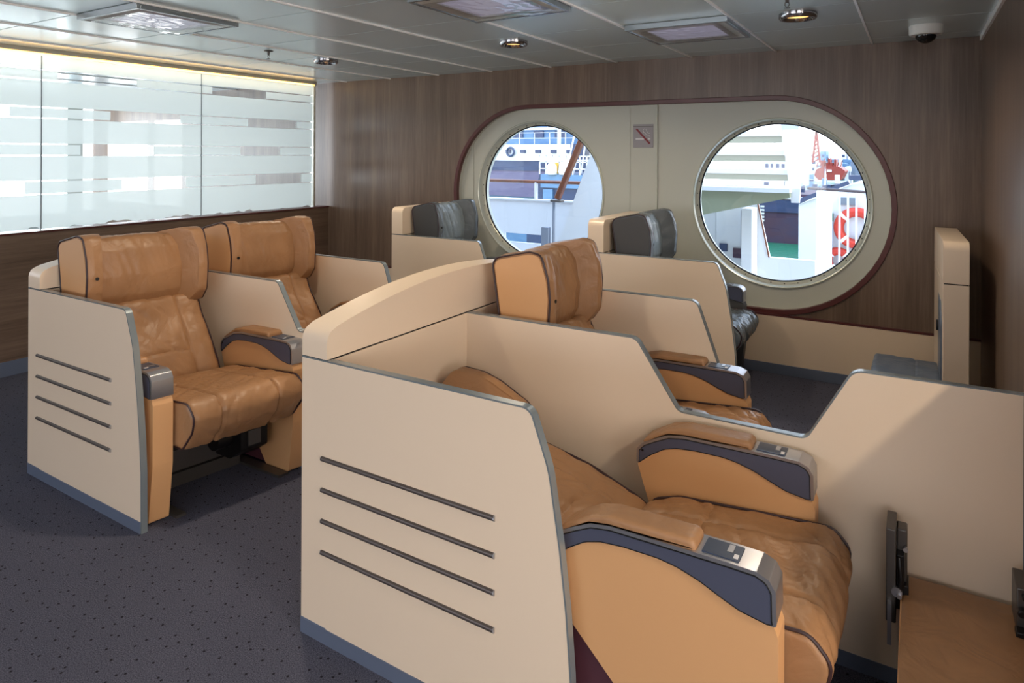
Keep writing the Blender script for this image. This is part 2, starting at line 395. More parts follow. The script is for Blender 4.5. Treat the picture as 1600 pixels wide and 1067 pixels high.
# ceiling: steel cassettes with open joints, rails along Y
bm = new_bm()
px = [-0.25 - 0.602 * k for k in range(-7, 17)]; py = [4.77 - 0.591 * k for k in range(-1, 16)]
for i in range(len(px) - 1):
    for j in range(len(py) - 1):
        x1, x0 = px[i] - 0.006, px[i + 1] + 0.006; y1, y0 = min(py[j] - 0.004, YW + 0.05), py[j + 1] + 0.004
        if y0 > YW or x0 < -10.2: continue
        box(bm, x0, x1, y0, y1, HC, HC + 0.02)
box(bm, -10.2, 3.9, -4.8, 5.3, HC + 0.02, HC + 0.06, 1)
for x in px:
    box(bm, x - 0.006, x + 0.006, -4.2, YW, HC - 0.009, HC + 0.02, 2)
struct(obj('ceiling', bm, [M_ceil, M_gunmetal, M_ceil_rail]))

# window wall with the racetrack recess
RX0, RX1, RZ, RR = -2.895, -0.878, 1.19, 0.75
RY = 5.06
def stadium(cx0, cx1, cz, r, n=28):
    p = [(cx1 + r * math.sin(PI * k / n), cz + r * math.cos(PI * k / n)) for k in range(n + 1)]
    p += [(cx0 - r * math.sin(PI * k / n), cz - r * math.cos(PI * k / n)) for k in range(n + 1)]
    return p
def plate_with_holes(bm, x0, x1, z0, z1, y, holes, mi=0):
    outer = [bm.verts.new((x, y, z)) for x, z in ((x0, z0), (x1, z0), (x1, z1), (x0, z1))]
    E = [bm.edges.new((outer[i], outer[(i + 1) % 4])) for i in range(4)]
    for h in holes:
        vs = [bm.verts.new((p[0], y, p[1])) for p in h]
        E += [bm.edges.new((vs[i], vs[(i + 1) % len(vs)])) for i in range(len(vs))]
    r = bmesh.ops.triangle_fill(bm, edges=E, use_beauty=True)
    for f in r['geom']:
        if isinstance(f, bmesh.types.BMFace): f.material_index = mi
def circ(cx, cz, r, n=72): return [(cx + r * math.cos(2 * PI * k / n), cz + r * math.sin(2 * PI * k / n)) for k in range(n)]
bm = new_bm()
plate_with_holes(bm, XG - 0.01, XR, 0.0, HC + 0.02, YW, [stadium(RX0, RX1, RZ, RR)])
# reveal of the recess
st = stadium(RX0, RX1, RZ, RR)
A = [bm.verts.new((p[0], YW, p[1])) for p in st]; B = [bm.verts.new((p[0], RY + 0.001, p[1])) for p in st]
for k in range(len(st)): bm.faces.new((A[k], A[(k + 1) % len(st)], B[(k + 1) % len(st)], B[k])).material_index = 1
wall = struct(obj('wall_window', bm, [M_wood_v, M_wallcream], recalc=False))
PR = ((-0.853, 1.20, 0.604), (-2.822, 1.205, 0.620))
bm = new_bm()
plate_with_holes(bm, -3.75, 0.0, 0.35, 2.05, RY, [circ(a, b, c) for a, b, c in PR])
plate_with_holes(bm, -3.75, 0.0, 0.35, 2.05, RY + 0.11, [circ(a, b, c - 0.025) for a, b, c in PR])
box(bm, -1.982, -1.968, RY - 0.012, RY, 0.45, 1.95); box(bm, -1.968, -1.76, RY - 0.006, RY, 0.45, 1.95); box(bm, -1.76, -1.738, RY - 0.016, RY, 0.45, 1.95)
box(bm, -3.53, -3.50, RY - 0.01, RY, 0.6, 1.9)
struct(obj('wall_recess_panel', bm, M_wallcream, recalc=False))
# maroon rim around the recess
bm = new_bm(); n = len(st)
def offs(d):
    return stadium(RX0, RX1, RZ, RR + d)
secs = [(0.0, YW + 0.03), (0.0, YW - 0.012), (0.034, YW - 0.012), (0.034, YW + 0.002)]
R = [[bm.verts.new((p[0], y, p[1])) for p in offs(d - 0.006)] for d, y in secs]
for a in range(3):
    for k in range(n): bm.faces.new((R[a][k], R[a][(k + 1) % n], R[a + 1][(k + 1) % n], R[a + 1][k]))
struct(obj('trim_1', bm, M_maroon, bevel=0.003))
# cream dado and skirting along the window wall
bm = new_bm(); box(bm, XG + 0.1, XR, YW - 0.022, YW + 0.0, 0.07, 0.405); struct(obj('wall_dado', bm, M_cream, bevel=0.003))
bm = new_bm(); box(bm, XG + 0.1, XR, YW - 0.024, YW + 0.0, 0.405, 0.418); struct(obj('trim_2', bm, M_maroon))
bm = new_bm(); box(bm, XG + 0.1, XR, YW - 0.026, YW + 0.0, 0.0, 0.07); struct(obj('baseboard_window', bm, M_kick, bevel=0.002))

# portholes
for i, (cx, cz, r) in enumerate(PR):
    w = empty('window_%d' % (i + 1), (cx, RY, cz)); struct(w)
    bm = new_bm()   # ring: protruding rounded flange then dished in to the glass
    prof = [(r + 0.010, 0.002), (r + 0.009, -0.012), (r + 0.003, -0.017), (r - 0.003, -0.013), (r - 0.006, 0.0), (r - 0.008, 0.030), (r - 0.024, 0.052), (r - 0.029, 0.056), (r - 0.029, 0.12)]
    lathe(bm, prof, (0, 0, 0), (0, 1, 0), 96)
    obj('porthole_ring', bm, M_green, w, smooth=True)
    bm = new_bm()
    lathe(bm, [(r - 0.027, 0.060), (r - 0.034, 0.056), (r - 0.038, 0.064), (r - 0.034, 0.078), (r - 0.027, 0.085)], (0, 0, 0), (0, 1, 0), 96)
    obj('gasket', bm, M_black if i == 1 else mat('gasket_blue', rgb(40, 50, 66), 0.3), w, smooth=True)
    bm = new_bm(); cyl(bm, (0, 0.068, 0), (0, 1, 0), r - 0.031, 0.006, 72); obj('pane', bm, M_glass, w)
    bm = new_bm()
    for k in range(40):
        a = 2 * PI * (k + 0.5) / 40; rr = r - 0.0165
        cyl(bm, (rr * math.cos(a), 0.043, rr * math.sin(a)), (-math.cos(a) * 0.8, -0.6, -math.sin(a) * 0.8), 0.0045, 0.004, 10)
    s = obj('screw_heads', bm, M_dark, w); s['kind'] = 'stuff'

# right wall
bm = new_bm(); box(bm, XR, XR + 0.08, 2.45, YW + 0.1, 0.0, HC + 0.02); struct(obj('wall_right', bm, M_wood_v))
bm = new_bm(); box(bm, XR - 0.012, XR, 2.45, YW, 0.0, 0.07); struct(obj('baseboard_right', bm, M_kick))
bm = new_bm(); box(bm, XR + 0.08, 3.6, 2.45, 2.53, 0.0, HC + 0.02); struct(obj('wall_return', bm, M_wood_v))
bm = new_bm(); box(bm, XR - 0.012, XR, 2.45, YW, HC - 0.03, HC); struct(obj('trim_3', bm, M_ceil_rail))
# far right wall of the lounge (out of view) with added window openings where daylight enters
bm = new_bm()
box(bm, 3.5, 3.6, -4.0, 2.5, 0, 0.8); box(bm, 3.5, 3.6, -4.0, 2.5, 1.9, HC); box(bm, 3.5, 3.6, -4.0, -3.0, 0.8, 1.9); box(bm, 3.5, 3.6, 1.55, 2.5, 0.8, 1.9)
struct(obj('wall_far_right', bm, M_wood_v))
bm = new_bm()
box(bm, -10.1, 3.6, -4.1, -4.0, 0, 0.85); box(bm, -10.1, 3.6, -4.1, -4.0, 2.05, HC); box(bm, -10.1, -5.1, -4.1, -4.0, 0.85, 2.05)
box(bm, -1.5, 0.3, -4.1, -4.0, 0.85, 2.05); box(bm, 2.9, 3.6, -4.1, -4.0, 0.85, 2.05)
struct(obj('wall_rear', bm, M_wood_v))

# knee wall and glass partition
kw = XG + 0.075
bm = new_bm(); box(bm, XG - 0.075, kw, -4.0, YW, 0.0, 0.965); struct(obj('wall_left', bm, M_wood_h))
bm = new_bm(); box(bm, XG - 0.085, kw + 0.012, -4.0, YW - 0.001, 0.965, 0.978); struct(obj('trim_4', bm, M_maroon, bevel=0.002))
bm = new_bm(); box(bm, kw, kw + 0.012, -4.0, YW - 0.027, 0.0, 0.10); struct(obj('baseboard_left', bm, M_kick))
bm = new_bm(); box(bm, XG - 0.03, XG + 0.03, -4.0, 4.86, HC - 0.035, HC); tr = struct(obj('trim_5', bm, M_alu))
bm = new_bm(); box(bm, XG + 0.022, XG + 0.034, -4.0, 4.83, HC - 0.05, HC - 0.03)
tag(obj('led_strip', bm, M_led), 'warm yellow light strip along the top of the frosted glass', 'light strip')
lw = area('led_wash', (XG + 0.05, 2.0, HC - 0.04), (0, 0, -1), 0.03, 5.6, 5, (1.0, 0.78, 0.46)); lw.rotation_euler = (0, 0.35, 0)
bm = new_bm(); box(bm, XG - 0.03, XG + 0.03, 4.825, 4.845, 0.978, HC - 0.035); struct(obj('trim_6', bm, M_alu))
bands = [(2.066, 2.130), (1.790, 1.858), (1.520, 1.592), (1.240, 1.326)]
clear = [[(2.416, 2.993), (3.667, 4.243), (0.5, 1.05)], [(2.789, 3.366), (4.042, 4.618), (1.55, 2.111)], [(2.571, 3.138), (3.96, 4.413), (0.6, 1.1)], [(2.879, 3.421), (4.130, 4.679), (1.66, 2.206)]]
seams = [-0.2, 1.055, 2.309, 3.563, 4.822]
pane_labels = ['frosted glass partition pane at the left edge of the photo', 'frosted glass pane mostly out of frame', 'wide frosted glass pane in the middle of the glass partition', 'frosted glass pane next to the dark wood window wall']
plabel = {0: 'frosted glass pane of the partition before the left edge pane', 1: 'frosted glass partition pane cut off by the left edge of the photo', 2: 'middle full frosted glass pane, standing behind the near tan recliner', 3: 'frosted glass pane at the far end, touching the wood window wall corner'}
for k in range(4):
    y0, y1 = seams[k] + 0.002, seams[k + 1] - 0.002
    if k == 0: continue
    bm = new_bm(); box(bm, XG - 0.005, XG + 0.005, y0, y1, 0.979, HC - 0.036)
    g = tag(obj('glass_pane', bm, M_glass), plabel[k], 'glass pane', 'striped frosted glass panes')
    bm = new_bm(); fx0, fx1 = XG + 0.0055, XG + 0.0065
    zt = HC - 0.05; rows = []
    def rect(a, b, c, d):
        if b - a > 0.001 and d - c > 0.001:
            bm.faces.new([bm.verts.new((fx0, a, c)), bm.verts.new((fx0, b, c)), bm.verts.new((fx0, b, d)), bm.verts.new((fx0, a, d))])
    z = zt
    for bi, (b0, b1) in enumerate(bands):
        rect(y0, y1, b1 + 0.010, z)            # full frosted above the band
        cuts = sorted([(max(a, y0), min(b, y1)) for a, b in clear[bi] if b > y0 and a < y1])
        cur = y0
        for a, b in cuts: rect(cur, a, b0, b1); cur = b
        rect(cur, y1, b0, b1)
        z = b0 - 0.010
    # torn lower edge of the film
    N = 40; zb = [0.985 + 0.012 * max(0, noise.noise(Vector((k * 7.1, j * 0.35, 3)))) * 4 for j in range(N + 1)]
    vb = [bm.verts.new((fx0, y0 + (y1 - y0) * j / N, min(zb[j], 1.03))) for j in range(N + 1)]; vt = [bm.verts.new((fx0, y0 + (y1 - y0) * j / N, z)) for j in range(N + 1)]
    for j in range(N): bm.faces.new((vb[j], vb[j + 1], vt[j + 1], vt[j]))
    obj('frosted_film', bm, M_frost, g)

for k, y in enumerate(seams[1:4]):
    bm = new_bm(); box(bm, XG - 0.006, XG + 0.0075, y - 0.0028, y + 0.0028, 0.979, HC - 0.036); struct(obj('trim_%d' % (7 + k), bm, M_greysteel))
# lounge on the other side of the glass
bm = new_bm(); plate_with_holes(bm, -10.1, XG - 0.01, 0.0, HC + 0.02, YW, [[(-9.70, 0.85), (-8.72, 0.85), (-8.72, 1.95), (-9.70, 1.95)], [(-8.55, 0.85), (-7.95, 0.85), (-7.95, 1.95), (-8.55, 1.95)]])
struct(obj('wall_lounge', bm, M_wood_v, recalc=False))
bm = new_bm()
box(bm, -10.1, -10.0, -4.0, 5.0, 0, 0.7); box(bm, -10.1, -10.0, -4.0, 5.0, 2.15, HC)
for y in (-4.0, -0.1, 2.2, 4.6): box(bm, -10.1, -10.0, y, y + 0.2, 0.7, 2.15)
struct(obj('wall_lounge_far', bm, M_wallcream))

# ------------------------------------------------------------------ ceiling fittings
LP = []
for j, y in enumerate((3.73, 0.95, -1.9)):
    for i, x in enumerate((-4.02, -2.27, -0.53, 1.2)): LP.append((x, y, j, i))
proto = None
dl = {(0, 0): 'round chrome downlight nearest the frosted glass partition', (0, 1): 'round chrome downlight in the middle of the ceiling, above the left porthole', (0, 2): 'round chrome downlight nearest the security camera'}
for x, y, j, i in LP:
    if j == 1 and i == 1: y = 1.90
    if (i == 3 and y > 2.4) or (j == 1 and i in (0, 2)): continue
    if proto is None:
        proto = empty('downlight', (x, y, HC))
        bm = new_bm(); lathe(bm, [(0.094, 0.0), (0.094, -0.022), (0.088, -0.030), (0.076, -0.030), (0.070, -0.022), (0.064, 0.0)], (0, 0, 0)); obj('bezel', bm, M_chrome, proto, smooth=True)
        bm = new_bm(); lathe(bm, [(0.066, -0.012), (0.045, -0.004), (0.03, -0.003), (0.0005, -0.003)], (0, 0, 0)); obj('lamp_glass', bm, M_warm, proto, smooth=True)
        o = proto
    else: o = copy_tree(proto); o.location = (x, y, HC)
    tag(o, dl.get((j, i), 'round chrome downlight above the near seats, outside the frame'), 'ceiling light', 'chrome downlights')
    area('downlight_beam', (x, y, HC - 0.034), (0, 0, -1), 0.12, 0.12, (9, 32 if i == 3 else 12, 4 if i < 2 else 10)[j], (1.0, 0.82, 0.60), 'DISK', math.radians(150))
# square light panels still covered with protective film
fl = {0: 'square ceiling panel unit with milky film, nearest the glass partition', 1: 'square ceiling panel unit with a bright sheen, cut by the top edge of the photo', 2: 'square ceiling panel unit under crinkled film, closest to the window wall'}
cells = [(-3.56, 2.10), (-1.755, 2.68), (-1.145, 3.87)]
fp = None
for i, (x, y) in enumerate(cells):
    if fp is None:
        fp = empty('ceiling_diffuser', (x, y, HC)); h = 0.288
        bm = new_bm()
        box(bm, -h, h, -h, -h + 0.02, -0.032, -0.001); box(bm, -h, h, h - 0.02, h, -0.032, -0.001); box(bm, -h, -h + 0.02, -h + 0.02, h - 0.02, -0.032, -0.001); box(bm, h - 0.02, h, -h + 0.02, h - 0.02, -0.032, -0.001)
        obj('frame', bm, M_edge, fp, bevel=0.002)
        bm = new_bm(); q = h - 0.02; g = 0.19
        box(bm, -q, q, -q, -g, -0.028, -0.004); box(bm, -q, q, g, q, -0.028, -0.004); box(bm, -q, -g, -g, g, -0.028, -0.004); box(bm, g, q, -g, g, -0.028, -0.004)
        obj('border_panel', bm, M_film, fp)
        bm = new_bm(); box(bm, -g, g, -g, g, -0.020, -0.004); obj('inner_panel', bm, M_diff_glow, fp)
        # wrinkled protective foil
        bm = new_bm(); N = 36; vs = []
        for a in range(N + 1):
            for b in range(N + 1):
                u = -0.24 + 0.48 * a / N; v = -0.24 + 0.48 * b / N
                vs.append(bm.verts.new((u, v, -0.036 - 0.004 * abs(noise.noise(Vector((u * 14, v * 14, u * 6)))))))
        for a in range(N):
            for b in range(N): bm.faces.new((vs[a * (N + 1) + b], vs[(a + 1) * (N + 1) + b], vs[(a + 1) * (N + 1) + b + 1], vs[a * (N + 1) + b + 1]))
        obj('protective_foil', bm, M_glass, fp, smooth=True)
        o = fp
    else: o = copy_tree(fp); o.location = (x, y, HC)
    tag(o, fl[i], 'ceiling panel', 'square ceiling units')
sp = None
for i, (x, y, lb) in enumerate(((-4.03, 3.19, 'small sprinkler head hanging near the glass partition'), (-0.513, 3.28, 'small sprinkler head at the top edge, in front of the right downlight'))):
    if sp is None:
        sp = empty('sprinkler', (x, y, HC))
        bm = new_bm(); lathe(bm, [(0.032, 0.0), (0.030, -0.006), (0.010, -0.009), (0.008, -0.03), (0.004, -0.034), (0.0005, -0.034)], (0, 0, 0), n=24); obj('rose', bm, M_gunmetal, sp, smooth=True)
        bm = new_bm(); tube(bm, [(-0.007, 0, -0.03), (-0.010, 0, -0.045), (0, 0, -0.056), (0.010, 0, -0.045), (0.007, 0, -0.03)], 0.002, 6); cyl(bm, (0, 0, -0.060), (0, 0, 1), 0.014, 0.003, 16); obj('deflector', bm, M_gunmetal, sp)
        o = sp
    else: o = copy_tree(sp); o.location = (x, y, HC)
    tag(o, lb, 'sprinkler', 'ceiling sprinklers')
c = empty('security_camera', (0.045, 4.44, HC)); tag(c, 'white round security camera with black dome on the ceiling near the right corner', 'security camera')
bm = new_bm(); lathe(bm, [(0.084, 0.0), (0.084, -0.045), (0.078, -0.054), (0.052, -0.056)], (0, 0, 0)); obj('housing', bm, M_white, c, smooth=True)
bm = new_bm(); lathe(bm, [(0.052, -0.054)] + [(0.052 * math.cos(a * PI / 16), -0.056 - 0.045 * math.sin(a * PI / 16)) for a in range(0, 8)] + [(0.0005, -0.101)], (0, 0, 0)); obj('dome', bm, mat('smoked_dome', rgb(20, 20, 22), 0.08), c, smooth=True)

# no-smoking sign
s = empty('no_smoking_sign', (-1.858, RY - 0.007, 1.69)); tag(s, 'small grey no smoking sign between the two portholes', 'sign')
bm = new_bm(); box(bm, -0.083, 0.083, -0.004, 0.0, -0.093, 0.093); obj('plate', bm, M_sign, s, bevel=0.002)
bm = new_bm(); box(bm, -0.083, 0.083, -0.0055, -0.004, 0.074, 0.078); obj('top_line', bm, M_gunmetal, s)
bm = new_bm(); box(bm, -0.062, 0.008, -0.0055, -0.004, -0.030, -0.018); box(bm, 0.040, 0.060, -0.0055, -0.004, -0.030, -0.018); obj('cigarette', bm, M_signink, s)
bm = new_bm(); tube(bm, [(0.058, -0.006, -0.01), (0.05, -0.006, 0.006), (0.03, -0.006, 0.008), (0.018, -0.006, 0.02), (0.004, -0.006, 0.032), (0.0, -0.006, 0.046), (0.012, -0.006, 0.058), (0.026, -0.006, 0.05), (0.032, -0.006, 0.034), (0.042, -0.006, 0.022), (0.058, -0.006, 0.02)], 0.0022, 6); obj('smoke', bm, M_signink, s)
bm = new_bm(); prism(bm, [(-0.062, 0.054), (-0.050, 0.060), (0.062, -0.058), (0.050, -0.066)], 'y', -0.0085, -0.004); obj('slash', bm, M_signred, s)

# ------------------------------------------------------------------ shell units
def panel_front(): return [(0.85, 0.893), (0.905, 0.748), (0.937, 0.556), (0.956, 0.402), (0.969, 0.24), (0.972, 0.0)]
def cap_profile(w, single):
    if single: return roundpoly([(0.0, 0.894), (w, 0.894), (w, 1.108), (0, 1.108)], [0, 0, 0.045, 0.045], 8)
    mid = w / 2; pts = [(0.0, 0.894), (0.0, 0.962)]
    top = []
    for k in range(0, 25):
        y = 0.045 + (w - 0.09) * k / 24; top.append((y, 0.982 + 0.094 * (1 - ((y - mid) / mid) ** 2)))
    left = [(0.004, 0.966 - 0.01), (0.010, 0.972), (0.022, 0.984)]
    return [(0, 0.894), (0, 0.945), (0.003, 0.960), (0.010, 0.974), (0.022, 0.983)] + top + [(w - 0.022, 0.983), (w - 0.010, 0.974), (w - 0.003, 0.960), (w, 0.945), (w, 0.894)]
T = 0.024
def shell_unit(X0, Y0, ys, length, label, shear=0.0, single=False, divider=None, dlen=1.945, mirror=False, bars=True, rz=0.0, cat='seat partition'):
    """ys: list of (y, kind) for panels; kinds near/far/divider"""
    u = empty('seat_partition', (X0, Y0, 0), rz); tag(u, label, cat, 'cream seat partition units')
    sx_ = -1 if mirror else 1
    def mp(b):
        for v in b.verts: v.co.x = sx_ * (v.co.x + shear * v.co.y)
        return b
    b = new_bm(); box(b, 0, 0.112, 0.0015, length - 0.0015, 0.05, 0.888); obj('shell', mp(b), M_cream, u, bevel=0.002)
    b = new_bm(); box(b, 0.004, 0.108, 0.004, length - 0.004, 0.887, 0.895); obj('shadow_gap', mp(b), M_dark, u)
    b = new_bm(); prism(b, cap_profile(length, single), 'x', 0.0, 0.1123); obj('top_cap', mp(b), M_cream, u, bevel=0.004)
    b = new_bm(); box(b, -0.001, 0.113, -0.001 if not single else 0.0, length, 0.0, 0.05); obj('kickplate', mp(b), M_kick, u, bevel=0.001)
    for y, kind in ys:
        top = [(0.0 if kind == 'near' else 0.1125, 0.889)]
        if kind == 'divider':
            path = [top[0], (0.845, 0.893), (1.0, 0.664), (1.405, 0.664), (1.535, 0.898), (dlen, 0.903)]
            path = roundpoly(path, [0, 0.04, 0.035, 0.035, 0.045, 0], 6, False)
            path = path + [(dlen, 0.0)]
        elif kind == 'far':
            path = roundpoly([top[0], (0.86, 0.893), (1.0, 0.50), (1.02, 0.0)], [0, 0.04, 0.2, 0], 6, False)
        else:
            path = roundpoly([top[0]] + panel_front(), [0, 0.035, 0.3, 0.3, 0.3, 0.3, 0], 6, False)
        poly = path + [(top[0][0], 0.0)]
        b = new_bm(); prism(b, poly, 'y', y, y + T); pn = obj('side_panel' if kind != 'divider' else 'divider_panel', mp(b), M_cream, u, bevel=0.0008)
        b = new_bm(); ribbon(b, path, y - 0.0006, y + T + 0.0006, 0.003); obj('edge_band', mp(b), M_edge, pn)
        xe = path[-1][0]
        b = new_bm(); box(b, top[0][0], xe - 0.003, y - 0.0025, y, 0.0, 0.047); box(b, top[0][0] + 0.0, xe - 0.003, y + T, y + T + 0.0025, 0.0, 0.047); obj('kick_strip', mp(b), M_kick, pn)
        if kind == 'near' and bars:
            for z in (0.581, 0.482, 0.384, 0.285):
                b = new_bm(); tube(b, [(0.093, y - 0.001, z), (0.742, y - 0.001, z)], 0.0075, 12); obj('trim_bar', mp(b), M_bar, pn, smooth=True)
                b = new_bm(); cyl(b, (0.742, y - 0.001, z), (1, 0, 0), 0.0078, 0.003, 12); box(b, 0.0915, 0.093, y - 0.006, y, z - 0.006, z + 0.006); obj('bar_cap', mp(b), M_silver, pn)
    return u
shell_unit(-3.642, 1.507, [(0.0, 'near'), (0.735, 'divider'), (1.455, 'far')], 1.479, 'cream partition unit with four trim bars around the two tan recliners by the glass wall', shear=0.055, dlen=1.90)
shell_unit(-1.693, 1.476, [(0.0, 'near'), (0.764, 'divider'), (1.474, 'far')], 1.498, 'large arched cream partition unit with four trim bars in the centre foreground')
shell_unit(-3.610, 4.055, [(0.0, 'near')], 0.804, 'cream single seat partition around the charcoal seat under the left porthole', single=True, bars=False)
shell_unit(-1.873, 4.050, [(0.0, 'near')], 0.804, 'cream single seat partition around the charcoal seat between the two portholes', single=True, bars=False)
u = shell_unit(0.233, 4.045, [], 0.804, 'upright cream partition seen end on beside the right wood wall', single=True, mirror=True, rz=math.radians(1.6), bars=False)

shell_unit(0.366, 1.476, [], 0.79, 'cream partition shell at the right end of the long divider, unseen past the right edge', single=True, mirror=True, bars=False)  # opposing shell out of view, added so it shades bench and divider end
# ------------------------------------------------------------------ seats
def leather_disp(amp=0.004, k=1.0, seed=0):
    def f(x, y, z, t, n):
        return amp * noise.noise(Vector((x * 7 * k + seed, y * 7 * k, z * 7 * k))) + amp * 0.5 * noise.noise(Vector((x * 17 * k, y * 26 * k + seed, z * 17 * k)))
    return f
def seat(name, loc, ax, mt, mflat, label, group, phi_head=90, shear=0.0, recl=False, hx=0.18, crinkle=1.0, nearfront=None, ysc=1.0, mirror=False, seed=0, parts=('head', 'back', 'cush', 'armn', 'armf'), cush_z=0.50):
    """local frame: x forward from the back of the shell, y across the bay (0 = near panel). ax = x of the armrest fronts"""
    root = empty(name, loc); tag(root, label, 'seat', group)
    root.scale = (1, ysc, 1)
    sgn = -1 if mirror else 1
    def fin(v):
        v = Vector(v); v.x += shear * (v.y - 0.64); v.x *= sgn; return v
    def fb(b):
        for v in b.verts: v.co = fin(v.co)
        return b
    bb = Vector((ax - 0.47, 0.40 if not recl else 0.378))                                   # foot of the backrest, front face
    if recl: hb = Vector((bb.x - 0.47, 0.528)); ph = math.radians(phi_head)
    else: hb = Vector((hx + 0.205, 0.79)); ph = math.radians(phi_head)
    hbase = (hb.x - 0.17 * math.sin(ph) , hb.y - 0.17 * math.cos(ph)) if recl else (hx, 0.785)
    def H(a, v): return (hbase[0] - v * math.cos(ph) + a * math.sin(ph), hbase[1] + v * math.sin(ph) + a * math.cos(ph))
    L0, L1 = 0.078, 0.622
    if 'head' in parts:
        # centre pillow
        prof = roundpoly([H(0.03, 0.0), H(0.165, -0.012), H(0.195, 0.06), H(0.20, 0.16), H(0.18, 0.28), H(0.145, 0.335), H(0.06, 0.345), H(0.02, 0.30)], 0.03, 5)
        def dc(x, y, z, t, n):
            c = 0.012 * (1 - (2 * t - 1) ** 2) * (1 if n.x * math.sin(ph) + n.y * math.cos(ph) > 0.2 else 0.2)
            w = -crinkle * 0.0034 * fold(Vector((y * 15 + z * 4 + seed, z * 3.0, x * 2))) + 0.003 * noise.noise(Vector((x * 9, y * 9 + seed, z * 9)))
            return c + w
        b = new_bm(); cushion(b, prof, L0 + 0.055, L1 - 0.075, 0.02, 110, 44, dc); head = obj('headrest', fb(b), M_grey_sheen if mt is M_grey else mt, root, smooth=True)
        # wings
        wp = roundpoly([H(0.05, -0.012), H(0.0, 0.302), H(0.022, 0.33), H(0.18, 0.367), H(0.235, 0.358), H(0.268, 0.26), H(0.277, 0.18), H(0.268, 0.05), H(0.225, -0.012)], 0.035, 6)
        def wing(yo, yi_back, yi_front, nm):
            # yo outer plane; thickness varies from back to front
            def mp_(v):
                # forward coordinate a of point
                a = (v.x - hbase[0]) * math.sin(ph) + (v.z - hbase[1]) * math.cos(ph)
                f = min(max(a / 0.27, 0), 1); wdt = yi_back + (yi_front - yi_back) * f
                return Vector((v.x, yo + (v.y) * wdt, v.z))
            b = new_bm(); cushion(b, wp, 0.0, 1.0, 0.12, 90, 12, lambda x, y, z, t, n: 0.0022 * crinkle * noise.noise(Vector((x * 24, y * 3 + seed, z * 14))) + 0.003 * math.sin(PI * t), mp_)
            # inset radius was taken in profile units: rescale by using small r
            o = obj('wing', fb(b), mt, head, smooth=True)
            return mp_
        def wing2(yo, thb, thf, nm):
            def mp_(v):
                a = (v.x - hbase[0]) * math.sin(ph) + (v.z - hbase[1]) * math.cos(ph)
                f = min(max(a / 0.27, 0), 1); f = f ** 1.3
                wdt = thb + (thf - thb) * f
                return Vector((v.x, yo + v.y * wdt, v.z))
            b = new_bm()
            cushion(b, wp, 0.0, 1.0, 0.013, 90, 14, lambda x, y, z, t, n: 0.0025 * crinkle * noise.noise(Vector((x * 24, y * 3 + seed, z * 18))) + 0.004 * math.sin(PI * t), mp_)
            return obj(nm, fb(b), mt, head, smooth=True)
        wing2(L0, 0.125, 0.062, 'wing'); wing2(L1, -0.175, -0.045, 'wing')
        # outer flat faces with piping
        for yy in (L0 - 0.001, L1 + 0.001):
            lp = offset_loop(wp, 80, -0.002)
            b = new_bm(); tube(b, [(p.x, yy, p.y) for p in lp], 0.0042, 6, closed=True); obj('piping', fb(b), M_piping, head)
        s_ = -1
        ft = offset_loop(wp, 60, -0.012)
        for a0, a1 in ((L0 - 0.0035, L0 + 0.02), (L1 - 0.02, L1 + 0.0035)):
            b = new_bm(); prism(b, [(p.x, p.y) for p in ft], 'y', a0, a1); obj('side_patch', fb(b), mflat, head, bevel=0.003)
        # adjusting button on the near wing
        pb = H(0.283, 0.17); b = new_bm(); cyl(b, (pb[0] - 0.008, L0 + 0.036, pb[1]), (1, 0, 0), 0.008, 0.009, 14); obj('button', fb(b), M_black, head)
    if 'back' in parts:
        # backrest
        d = (hb - bb).normalized(); nrm = Vector((d.y, -d.x)) if d.x < 0 else Vector((-d.y, d.x))
        if nrm.x < 0: nrm = -nrm
        foot = bb - d * 0.02
        th = 0.13
        if recl:
            pf = [foot, foot + nrm * 0.02 + d * 0.08, bb.lerp(hb, 0.5) + nrm * 0.028, hb + nrm * 0.0, hb - nrm * th * 0.8, bb.lerp(hb, 0.5) - nrm * th, foot - nrm * th]
        else:
            pf = [foot, bb.lerp(hb, 0.18) + nrm * 0.016, bb.lerp(hb, 0.5) + nrm * 0.012, bb.lerp(hb, 0.8) - nrm * 0.004, hb + Vector((0.0, 0.012)), hb - Vector((0.15, -0.01)), hb - Vector((0.17, 0.3)), foot - nrm * th]
        pf = roundpoly([tuple(p) for p in pf], [0.05, 0.12, 0.2, 0.2, 0.02, 0.05, 0.1, 0.05], 6) if not recl else roundpoly([tuple(p) for p in pf], [0.06, 0.12, 0.2, 0.03, 0.05, 0.2, 0.05], 6)
        def db(x, y, z, t, n):
            front = n.dot(nrm) > 0.3
            o = 0.012 * math.sin(PI * t)
            if front:
                s = (Vector((x, z)) - bb).dot(d) / (hb - bb).length
                o += groove(y, L0 + 0.125, 0.006, 0.007) + groove(y, L1 - 0.125, 0.006, 0.007)
                if L0 + 0.125 < y < L1 - 0.125: o += groove(s, 0.36 + 0.04 * math.cos((y - 0.35) * 9), 0.016, 0.006)
                o -= 0.0055 * crinkle * fold(Vector((x * 3 + seed, y * 4.5, z * 13 + y * 6)))
                o += 0.004 * noise.noise(Vector((x * 12 + seed, y * 15, z * 12)))
                # bolsters
                o += 0.012 * (math.exp(-((y - L0 - 0.05) / 0.05) ** 2) + math.exp(-((y - L1 + 0.05) / 0.05) ** 2))
            return o
        b = new_bm(); cushion(b, pf, L0 + 0.004, L1 - 0.004, 0.028, 130, 84, db); back = obj('backrest', fb(b), mt, root, smooth=True)
        lp = offset_loop(pf, 90, -0.001)
